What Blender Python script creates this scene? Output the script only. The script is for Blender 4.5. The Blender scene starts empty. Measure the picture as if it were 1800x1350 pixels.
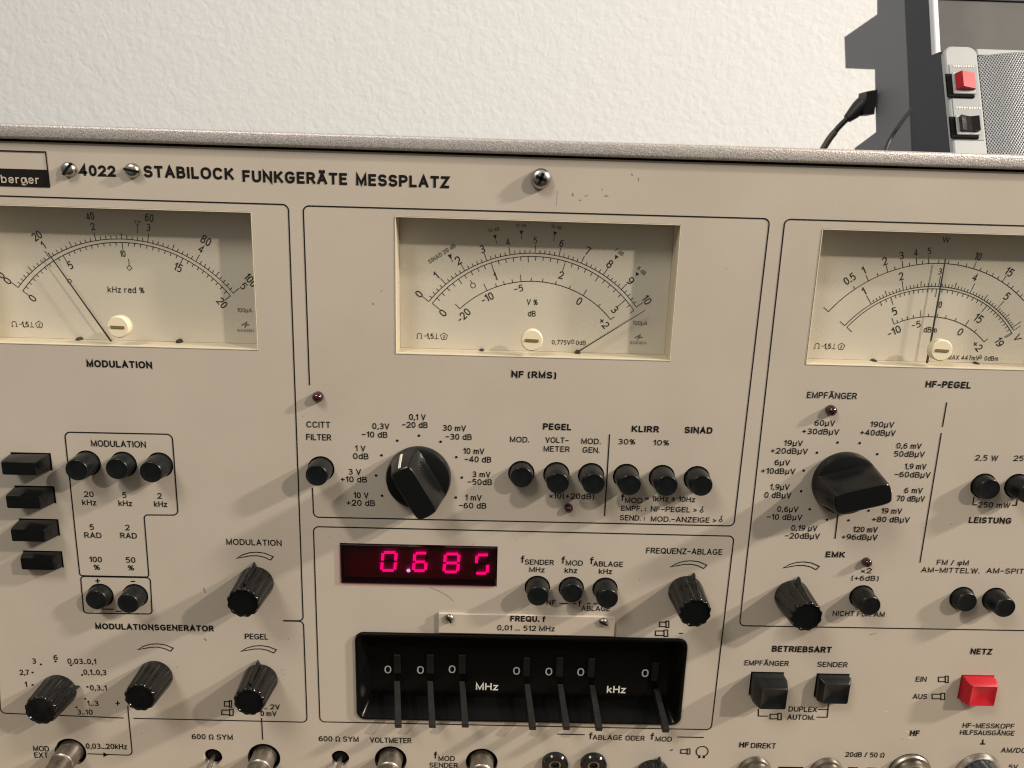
import bpy, bmesh, math, random
from mathutils import Vector, Matrix
random.seed(4)
S = bpy.context.scene
COL = S.collection

# ------------------------------------------------------------------ camera
# metres; x right, y away from the viewer, z up. Front panel of the test set is the plane y = 0.
CAM = Vector((0.0, -0.32, 0.32))
ROT = ((0.99953912, -0.0289259, -0.00921135),      # camera right / down / forward, from the panel's vanishing points
       (0.02587871, 0.97053373, -0.23957165),
       (0.01586975, 0.23922286, 0.97083499))
FPX = 1352.0
RIGHT, DOWN, FWD = [Vector((r[0], r[2], -r[1])) for r in ROT]
cam = bpy.data.cameras.new('camera'); camo = bpy.data.objects.new('camera', cam); COL.objects.link(camo)
cam.sensor_width = 36; cam.lens = 36 * FPX / 1800; cam.clip_start = .01; cam.clip_end = 50
m = Matrix((RIGHT, -DOWN, -FWD)).transposed().to_4x4(); m.translation = CAM
camo.matrix_world = m
cam.dof.use_dof = True; cam.dof.focus_distance = .335; cam.dof.aperture_fstop = 24
S.camera = camo

# ------------------------------------------------------------------ world and lamps
W = bpy.data.worlds.new('World'); S.world = W; W.use_nodes = True
nt = W.node_tree; nt.nodes.clear()
wo = nt.nodes.new('ShaderNodeOutputWorld'); bg = nt.nodes.new('ShaderNodeBackground')
tc = nt.nodes.new('ShaderNodeTexCoord'); sp = nt.nodes.new('ShaderNodeSeparateXYZ'); rp = nt.nodes.new('ShaderNodeValToRGB')
mr = nt.nodes.new('ShaderNodeMapRange'); mr.inputs[1].default_value = -1; mr.inputs[2].default_value = 1
nt.links.new(tc.outputs['Generated'], sp.inputs[0]); nt.links.new(sp.outputs[2], mr.inputs[0])
nt.links.new(mr.outputs[0], rp.inputs[0]); nt.links.new(rp.outputs[0], bg.inputs[0]); nt.links.new(bg.outputs[0], wo.inputs[0])
rp.color_ramp.elements[0].position = .25; rp.color_ramp.elements[0].color = (.07, .064, .055, 1)
rp.color_ramp.elements[1].position = 1.0; rp.color_ramp.elements[1].color = (1.25, 1.18, 1.05, 1)
e = rp.color_ramp.elements.new(.52); e.color = (.34, .315, .275, 1)
bg.inputs[1].default_value = .45

def lamp(name, direction, dist, power, color, size, target=Vector((.01, 0, .2))):
    l = bpy.data.lights.new(name, 'AREA'); l.shape = 'DISK'; l.size = size; l.energy = power; l.color = color
    o = bpy.data.objects.new(name, l); COL.objects.link(o)
    d = Vector(direction).normalized(); o.location = target + d * dist
    o.rotation_euler = (-d).to_track_quat('-Z', 'Y').to_euler()
    return o
lamp('room_lamp', (1.45, -1.0, 1.08), 2.6, 35, (1, .885, .735), .09)
lamp('room_lamp', (4.0, -1.0, 2.25), 4.0, 165, (1, .87, .76), .2)

lamp('fill_lamp', (-.62, -.95, 1.25), 1.35, 9.2, (1, .93, .82), .45, Vector((-.1, 0, .3)))  # soft fill added to brighten the upper left of panel and wall

S.view_settings.view_transform = 'Standard'; S.view_settings.look = 'None'
S.view_settings.exposure = .15; S.view_settings.gamma = 1
S.render.engine = 'CYCLES'
S.cycles.use_denoising = True; S.cycles.pixel_filter_type = 'BLACKMAN_HARRIS'; S.cycles.filter_width = 1.15
S.cycles.max_bounces = 8; S.cycles.transparent_max_bounces = 12
S.cycles.caustics_reflective = False; S.cycles.caustics_refractive = False

# ------------------------------------------------------------------ pixel -> place
def ray(px, py):
    return (RIGHT * ((px - 900) / FPX) + DOWN * ((py - 675) / FPX) + FWD)
def at(px, py, y=0.0):
    d = ray(px, py); return CAM + d * ((y - CAM.y) / d.y)
def onx(px, py, x):
    d = ray(px, py); return CAM + d * ((x - CAM.x) / d.x)

# ------------------------------------------------------------------ materials
def mat(name, color, rough=.5, metal=0, coat=0, var=0, vscale=40, bump=0, bscale=200, spec=.5, bdist=.001, detail=4):
    m = bpy.data.materials.new(name); m.use_nodes = True
    t = m.node_tree; b = t.nodes['Principled BSDF']
    b.inputs['Base Color'].default_value = (*color, 1); b.inputs['Roughness'].default_value = rough
    b.inputs['Metallic'].default_value = metal; b.inputs['Coat Weight'].default_value = coat
    b.inputs['Specular IOR Level'].default_value = spec
    if var or bump:
        c = t.nodes.new('ShaderNodeTexCoord')
    if var:
        n = t.nodes.new('ShaderNodeTexNoise'); n.inputs['Scale'].default_value = vscale; n.inputs['Detail'].default_value = detail
        t.links.new(c.outputs['Object'], n.inputs[0])
        r = t.nodes.new('ShaderNodeValToRGB'); e = r.color_ramp.elements
        e[0].position = .3; e[1].position = .7
        e[0].color = (*[x * (1 - var) for x in color], 1); e[1].color = (*[min(1, x * (1 + var)) for x in color], 1)
        t.links.new(n.outputs[0], r.inputs[0]); t.links.new(r.outputs[0], b.inputs['Base Color'])
        q = t.nodes.new('ShaderNodeMapRange'); q.inputs[3].default_value = max(.03, rough - .08); q.inputs[4].default_value = rough + .1
        t.links.new(n.outputs[0], q.inputs[0]); t.links.new(q.outputs[0], b.inputs['Roughness'])
    if bump:
        n2 = t.nodes.new('ShaderNodeTexNoise'); n2.inputs['Scale'].default_value = bscale; n2.inputs['Detail'].default_value = 3
        t.links.new(c.outputs['Object'], n2.inputs[0])
        bp = t.nodes.new('ShaderNodeBump'); bp.inputs['Strength'].default_value = bump; bp.inputs['Distance'].default_value = bdist
        t.links.new(n2.outputs[0], bp.inputs['Height']); t.links.new(bp.outputs[0], b.inputs['Normal'])
    return m
M = {}
M['panel'] = mat('panel_paint', (.44, .394, .334), .42, var=.035, vscale=22, bump=.12, bscale=1500, bdist=.0003)
def age(m, dark=(.20, .15, .10)):
    t = m.node_tree; b = t.nodes['Principled BSDF']; old = b.inputs['Base Color'].links[0].from_socket
    c = t.nodes.new('ShaderNodeTexCoord'); v = t.nodes.new('ShaderNodeTexVoronoi'); v.inputs['Scale'].default_value = 95
    t.links.new(c.outputs['Object'], v.inputs[0])
    l = t.nodes.new('ShaderNodeMath'); l.operation = 'LESS_THAN'
    sx = t.nodes.new('ShaderNodeSeparateColor'); t.links.new(v.outputs['Color'], sx.inputs[0])
    r = t.nodes.new('ShaderNodeMapRange'); r.inputs[1].default_value = .45; r.inputs[2].default_value = 1; r.inputs[3].default_value = 0; r.inputs[4].default_value = .042
    t.links.new(sx.outputs[0], r.inputs[0]); t.links.new(v.outputs['Distance'], l.inputs[0]); t.links.new(r.outputs[0], l.inputs[1])
    n = t.nodes.new('ShaderNodeTexNoise'); n.inputs['Scale'].default_value = 9; n.inputs['Detail'].default_value = 6; n.inputs['Roughness'].default_value = .65
    t.links.new(c.outputs['Object'], n.inputs[0])
    g = t.nodes.new('ShaderNodeMapRange'); g.inputs[1].default_value = .50; g.inputs[2].default_value = .78; g.inputs[3].default_value = 0; g.inputs[4].default_value = .22
    t.links.new(n.outputs[0], g.inputs[0])
    mx = t.nodes.new('ShaderNodeMix'); mx.data_type = 'RGBA'; mx.inputs['B'].default_value = (.33, .265, .19, 1)
    t.links.new(g.outputs[0], mx.inputs['Factor']); t.links.new(old, mx.inputs['A'])
    s2 = t.nodes.new('ShaderNodeMath'); s2.operation = 'MULTIPLY'; s2.inputs[1].default_value = .55; t.links.new(l.outputs[0], s2.inputs[0])
    m2 = t.nodes.new('ShaderNodeMix'); m2.data_type = 'RGBA'; m2.inputs['B'].default_value = (*dark, 1)
    t.links.new(s2.outputs[0], m2.inputs['Factor']); t.links.new(mx.outputs['Result'], m2.inputs['A']); t.links.new(m2.outputs['Result'], b.inputs['Base Color'])
age(M['panel'])
M['plate'] = mat('plate_paint', (.45, .395, .33), .38, var=.03, vscale=60)
M['ink'] = mat('legend_ink', (.007, .006, .005), .7, spec=.15)
M['dialink'] = mat('dial_ink', (.022, .022, .018), .7, spec=.1)
M['dialgrey'] = mat('faint_dial_ink', (.16, .16, .13), .7)
M['dial'] = mat('dial_paint', (.60, .56, .485), .6, var=.02, vscale=30)
M['cream'] = mat('cream_plastic', (.60, .54, .42), .5)
M['screwcream'] = mat('ivory_plastic', (.72, .645, .47), .38)
M['slot'] = mat('slot_brown', (.16, .12, .05), .7)
M['needle'] = mat('needle_black', (.02, .02, .018), .5)
M['black'] = mat('button_plastic', (.0065, .008, .0085), .28, spec=.27, var=.25, vscale=160, bump=.08, bscale=900, bdist=.0004)
M['gloss'] = mat('knob_plastic', (.0035, .004, .0045), .13, spec=.45, var=.15, vscale=220, bump=.06, bscale=700, bdist=.0004)
M['selector'] = mat('selector_plastic', (.0045, .005, .0055), .25, spec=.32, bump=.1, bscale=1400, bdist=.0002)
M['dark'] = mat('dark_interior', (.006, .006, .006), .8, spec=.08)  # near black for dark parts, also paints shade in gaps and holes
M['recess'] = mat('recess_plastic', (.003, .003, .003), .22, spec=.10)
M['red'] = mat('red_plastic', (.40, .010, .02), .38, spec=.3, var=.06, vscale=90)
M['steel'] = mat('screw_steel', (.42, .40, .37), .30, metal=1, var=.12, vscale=500)
M['nickel'] = mat('worn_nickel', (.31, .285, .245), .36, metal=1, var=.4, vscale=160, bump=.1, bscale=500, bdist=.0004)
M['ledred'] = mat('lamp_red', (.03, .003, .006), .10, coat=.5)
M['cable'] = mat('black_rubber', (.012, .012, .012), .5)
M['cablegrey'] = mat('worn_rubber', (.07, .055, .04), .5)
M['housing'] = mat('grey_housing', (.20, .208, .228), .6, spec=.2, bump=.1, bscale=800, bdist=.0003)
M['housingdark'] = mat('dark_housing', (.058, .063, .078), .6, spec=.15)
M['palebezel'] = mat('pale_bezel', (.66, .68, .76), .35)
M['smoke'] = mat('satin_chin', (.075, .075, .074), .32, var=.15, vscale=18)
M['screen'] = mat('screen_glass', (.012, .016, .035), .12)
M['palegrey'] = mat('pale_grey_plastic', (.37, .395, .40), .42, var=.04, vscale=40)
M['scuff'] = mat('scuffed_paint', (.19, .155, .12), .7)
M['scrape'] = mat('pale_scrape', (.66, .60, .52), .5)
M['white'] = mat('white_mark', (.75, .75, .70), .5)
M['greyink'] = mat('grey_ink', (.33, .33, .33), .6)

def rim_mat():
    m = mat('hammered_silver', (.46, .435, .42), .42, metal=.4)
    t = m.node_tree; b = t.nodes['Principled BSDF']; c = t.nodes.new('ShaderNodeTexCoord')
    n = t.nodes.new('ShaderNodeTexNoise'); n.inputs['Scale'].default_value = 1900; n.inputs['Detail'].default_value = 2
    t.links.new(c.outputs['Object'], n.inputs[0])
    r = t.nodes.new('ShaderNodeValToRGB'); e = r.color_ramp.elements
    e[0].position = .34; e[0].color = (.30, .278, .268, 1); e[1].position = .68; e[1].color = (.53, .505, .49, 1)
    t.links.new(n.outputs[0], r.inputs[0]); t.links.new(r.outputs[0], b.inputs['Base Color'])
    bp = t.nodes.new('ShaderNodeBump'); bp.inputs['Strength'].default_value = .4; bp.inputs['Distance'].default_value = .0004
    t.links.new(n.outputs[0], bp.inputs['Height']); t.links.new(bp.outputs[0], b.inputs['Normal'])
    return m
M['rim'] = rim_mat()

def wall_mat():
    m = mat('rough_plaster', (.655, .69, .715), .85)
    t = m.node_tree; b = t.nodes['Principled BSDF']; c = t.nodes.new('ShaderNodeTexCoord')
    n = t.nodes.new('ShaderNodeTexNoise'); n.inputs['Scale'].default_value = 100; n.inputs['Detail'].default_value = 5; n.inputs['Roughness'].default_value = .55
    n.inputs['Distortion'].default_value = .5
    v = t.nodes.new('ShaderNodeTexNoise'); v.inputs['Scale'].default_value = 42; v.inputs['Detail'].default_value = 2
    t.links.new(c.outputs['Object'], n.inputs[0]); t.links.new(c.outputs['Object'], v.inputs[0])
    a = t.nodes.new('ShaderNodeMath'); a.operation = 'MULTIPLY_ADD'; a.inputs[1].default_value = .8
    t.links.new(v.outputs[0], a.inputs[0]); t.links.new(n.outputs[0], a.inputs[2])
    bp = t.nodes.new('ShaderNodeBump'); bp.inputs['Strength'].default_value = .34; bp.inputs['Distance'].default_value = .0036
    t.links.new(a.outputs[0], bp.inputs['Height']); t.links.new(bp.outputs[0], b.inputs['Normal'])
    return m
M['wall'] = wall_mat()

def glass_mat(name, tint, rough=.03, fac=1.0):
    """thin clear sheet: tinted see-through plus a mirror that grows towards grazing angles, same from both sides"""
    m = bpy.data.materials.new(name); m.use_nodes = True; t = m.node_tree; t.nodes.clear()
    o = t.nodes.new('ShaderNodeOutputMaterial'); mx = t.nodes.new('ShaderNodeMixShader')
    tr = t.nodes.new('ShaderNodeBsdfTransparent'); tr.inputs[0].default_value = (*tint, 1)
    g = t.nodes.new('ShaderNodeBsdfGlossy'); g.inputs['Roughness'].default_value = rough
    ge = t.nodes.new('ShaderNodeNewGeometry'); dt = t.nodes.new('ShaderNodeVectorMath'); dt.operation = 'DOT_PRODUCT'
    t.links.new(ge.outputs['Incoming'], dt.inputs[0]); t.links.new(ge.outputs['Normal'], dt.inputs[1])
    def mth(op, a, b):
        n = t.nodes.new('ShaderNodeMath'); n.operation = op
        for i, v in enumerate((a, b)):
            if isinstance(v, (int, float)): n.inputs[i].default_value = v
            else: t.links.new(v, n.inputs[i])
        return n.outputs[0]
    c = mth('ABSOLUTE', dt.outputs['Value'], 0); k = mth('POWER', mth('SUBTRACT', 1, c), 5)
    f = mth('MULTIPLY', mth('ADD', mth('MULTIPLY', k, .9), .075), fac)
    t.links.new(f, mx.inputs[0]); t.links.new(tr.outputs[0], mx.inputs[1]); t.links.new(g.outputs[0], mx.inputs[2]); t.links.new(mx.outputs[0], o.inputs[0])
    return m
M['glass'] = glass_mat('clear_window', (.985, .98, .955))
M['redglass'] = glass_mat('red_filter', (.60, .12, .30), .06)

def emit_mat(name, color, strength):
    m = bpy.data.materials.new(name); m.use_nodes = True; b = m.node_tree.nodes['Principled BSDF']
    b.inputs['Base Color'].default_value = (.05, .01, .01, 1)
    b.inputs['Emission Color'].default_value = (*color, 1); b.inputs['Emission Strength'].default_value = strength
    return m
M['lit'] = emit_mat('lit_segment', (1, .0, .66), 3.6)
M['litdot'] = emit_mat('lit_dot', (.11, 1, .33), 26)
M['unlit'] = mat('unlit_segment', (.05, .006, .012), .6)

def grille_mat():
    m = mat('perforated_metal', (.60, .61, .63), .32, metal=.6)
    t = m.node_tree; b = t.nodes['Principled BSDF']; c = t.nodes.new('ShaderNodeTexCoord')
    s = t.nodes.new('ShaderNodeSeparateXYZ'); t.links.new(c.outputs['Object'], s.inputs[0])
    P = .00125
    def math_(op, a, bb=None):
        n = t.nodes.new('ShaderNodeMath'); n.operation = op
        for i, v in enumerate((a, bb)):
            if v is None: continue
            if isinstance(v, (int, float)): n.inputs[i].default_value = v
            else: t.links.new(v, n.inputs[i])
        return n.outputs[0]
    def cell(ox):
        u = math_('ADD', math_('DIVIDE', s.outputs[0], P), ox); w = math_('ADD', math_('DIVIDE', s.outputs[2], P * 1.73), ox)
        fu = math_('SUBTRACT', math_('FRACT', u), .5); fw = math_('MULTIPLY', math_('SUBTRACT', math_('FRACT', w), .5), 1.73)
        return math_('SQRT', math_('ADD', math_('MULTIPLY', fu, fu), math_('MULTIPLY', fw, fw)))
    d = math_('MINIMUM', cell(0.0), cell(.5))
    hole = math_('LESS_THAN', d, .31)
    mx = t.nodes.new('ShaderNodeMix'); mx.data_type = 'RGBA'
    mx.inputs['A'].default_value = (.40, .42, .45, 1); mx.inputs['B'].default_value = (.006, .006, .006, 1)
    t.links.new(hole, mx.inputs['Factor']); t.links.new(mx.outputs['Result'], b.inputs['Base Color'])
    t.links.new(math_('SUBTRACT', .6, math_('MULTIPLY', hole, .6)), b.inputs['Metallic'])
    bp = t.nodes.new('ShaderNodeBump'); bp.inputs['Distance'].default_value = .0006; bp.inputs['Strength'].default_value = .6
    t.links.new(math_('MINIMUM', d, .42), bp.inputs['Height']); t.links.new(bp.outputs[0], b.inputs['Normal'])
    return m
M['grille'] = grille_mat()

# ------------------------------------------------------------------ mesh helpers
def link(name, bm, m, parent=None, loc=(0, 0, 0), smooth=False, angle=35):
    bmesh.ops.recalc_face_normals(bm, faces=bm.faces)
    me = bpy.data.meshes.new(name); bm.to_mesh(me); bm.free()
    for p in me.polygons: p.use_smooth = smooth
    if smooth: me.set_sharp_from_angle(angle=math.radians(angle))
    o = bpy.data.objects.new(name, me); COL.objects.link(o); o.location = loc
    if m: me.materials.append(m)
    if parent: o.parent = parent
    return o
def inst(src, parent, loc, rot=None):
    o = src.copy(); COL.objects.link(o); o.parent = parent; o.location = loc
    if rot is not None: o.rotation_euler = rot
    return o
def box(bm, x0, x1, y0, y1, z0, z1, bev=0, seg=2):
    r = bmesh.ops.create_cube(bm, size=1)
    for v in r['verts']:
        v.co = Vector(((x0 + x1) / 2 + v.co.x * (x1 - x0), (y0 + y1) / 2 + v.co.y * (y1 - y0), (z0 + z1) / 2 + v.co.z * (z1 - z0)))
    if bev:
        es = {e for v in r['verts'] for e in v.link_edges}
        bmesh.ops.bevel(bm, geom=list(es), offset=bev, segments=seg, affect='EDGES', profile=.5)
def loft(bm, rings, cap0=True, cap1=True):
    vs = [[bm.verts.new(p) for p in r] for r in rings]
    n = len(vs[0])
    for a, b in zip(vs, vs[1:]):
        for i in range(n):
            j = (i + 1) % n
            bm.faces.new((a[i], a[j], b[j], b[i]))
    if cap0: bm.faces.new(vs[0])
    if cap1: bm.faces.new(list(reversed(vs[-1])))
    return vs
def circ(r, h, n=40, cx=0, cz=0, f=None):
    return [(cx + (r if not f else f(r, a)) * math.cos(a), -h, cz + (r if not f else f(r, a)) * math.sin(a)) for a in [2 * math.pi * i / n for i in range(n)]]
def lathe(bm, prof, n=40, cx=0, cz=0, cap0=True, cap1=True):
    loft(bm, [circ(r, h, n, cx, cz) for r, h in prof], cap0, cap1)
def tube(bm, pts, r, n=10):
    pts = [Vector(p) for p in pts]; rings = []
    rs = r if isinstance(r, (list, tuple)) else [r] * len(pts)
    up = Vector((.3, .9, .1))
    for i, p in enumerate(pts):
        d = (pts[min(i + 1, len(pts) - 1)] - pts[max(i - 1, 0)]).normalized()
        a = d.cross(up).normalized(); b = d.cross(a)
        rings.append([p + a * rs[i] * math.cos(2 * math.pi * k / n) + b * rs[i] * math.sin(2 * math.pi * k / n) for k in range(n)])
    loft(bm, rings)
def spline(pts, n=8):
    pts = [Vector(p) for p in pts]; out = []
    P = [pts[0] * 2 - pts[1]] + pts + [pts[-1] * 2 - pts[-2]]
    for i in range(1, len(P) - 2):
        for k in range(n):
            t = k / n; a, b, c, d = P[i - 1:i + 3]
            out.append(.5 * ((2 * b) + (c - a) * t + (2 * a - 5 * b + 4 * c - d) * t * t + (3 * b - a - 3 * c + d) * t ** 3))
    out.append(pts[-1]); return out
def rrect(x0, x1, z0, z1, r, y, n=5):
    out = []
    for cx, cz, a0 in ((x1 - r, z1 - r, 0), (x0 + r, z1 - r, 90), (x0 + r, z0 + r, 180), (x1 - r, z0 + r, 270)):
        for k in range(n + 1):
            a = math.radians(a0 + 90 * k / n); out.append((cx + r * math.cos(a), y, cz + r * math.sin(a)))
    return out
def quadstrip(bm, pts, w, y, closed=False):
    """a painted line of width w along (x, z) points on plane y, mitred"""
    pts = [Vector((p[0], p[-1])) for p in pts]; n = len(pts); L = []; Rr = []
    for i, p in enumerate(pts):
        if closed: a, b = pts[i - 1], pts[(i + 1) % n]
        else: a, b = pts[max(i - 1, 0)], pts[min(i + 1, n - 1)]
        d1 = (p - a).normalized() if (p - a).length > 1e-9 else (b - p).normalized()
        d2 = (b - p).normalized() if (b - p).length > 1e-9 else d1
        t = (d1 + d2).normalized() if (d1 + d2).length > 1e-6 else d1
        nn = Vector((-t.y, t.x)); k = w / 2 / max(.35, nn.dot(Vector((-d2.y, d2.x))))
        L.append(bm.verts.new((p.x + nn.x * k, y, p.y + nn.y * k))); Rr.append(bm.verts.new((p.x - nn.x * k, y, p.y - nn.y * k)))
    for i in range(n if closed else n - 1):
        j = (i + 1) % n
        bm.faces.new((L[i], L[j], Rr[j], Rr[i]))
def rounded(pts, radii, closed=False, n=6):
    pts = [Vector((p[0], p[-1])) for p in pts]; out = []; N = len(pts)
    for i, p in enumerate(pts):
        r = radii[i] if isinstance(radii, (list, tuple)) else radii
        if (not closed and i in (0, N - 1)) or r == 0: out.append(p); continue
        a = (pts[i - 1] - p).normalized(); b = (pts[(i + 1) % N] - p).normalized()
        ang = a.angle(b); t = r / math.tan(ang / 2); c = p + (a + b).normalized() * (r / math.sin(ang / 2))
        p0 = p + a * t; p1 = p + b * t
        a0 = math.atan2(p0.y - c.y, p0.x - c.x); a1 = math.atan2(p1.y - c.y, p1.x - c.x)
        da = (a1 - a0 + math.pi) % (2 * math.pi) - math.pi
        out += [c + r * Vector((math.cos(a0 + da * k / n), math.sin(a0 + da * k / n))) for k in range(n + 1)]
    return out
def disc(bm, x, z, r, y, n=20):
    bm.faces.new([bm.verts.new((x + r * math.cos(2 * math.pi * i / n), y, z + r * math.sin(2 * math.pi * i / n))) for i in range(n)])
def ring(bm, x, z, r, w, y, n=28):
    quadstrip(bm, [(x + r * math.cos(2 * math.pi * i / n), z + r * math.sin(2 * math.pi * i / n)) for i in range(n)], w, y, True)
def poly(bm, pts, y):
    bm.faces.new([bm.verts.new((p[0], y, p[-1])) for p in pts])

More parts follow.
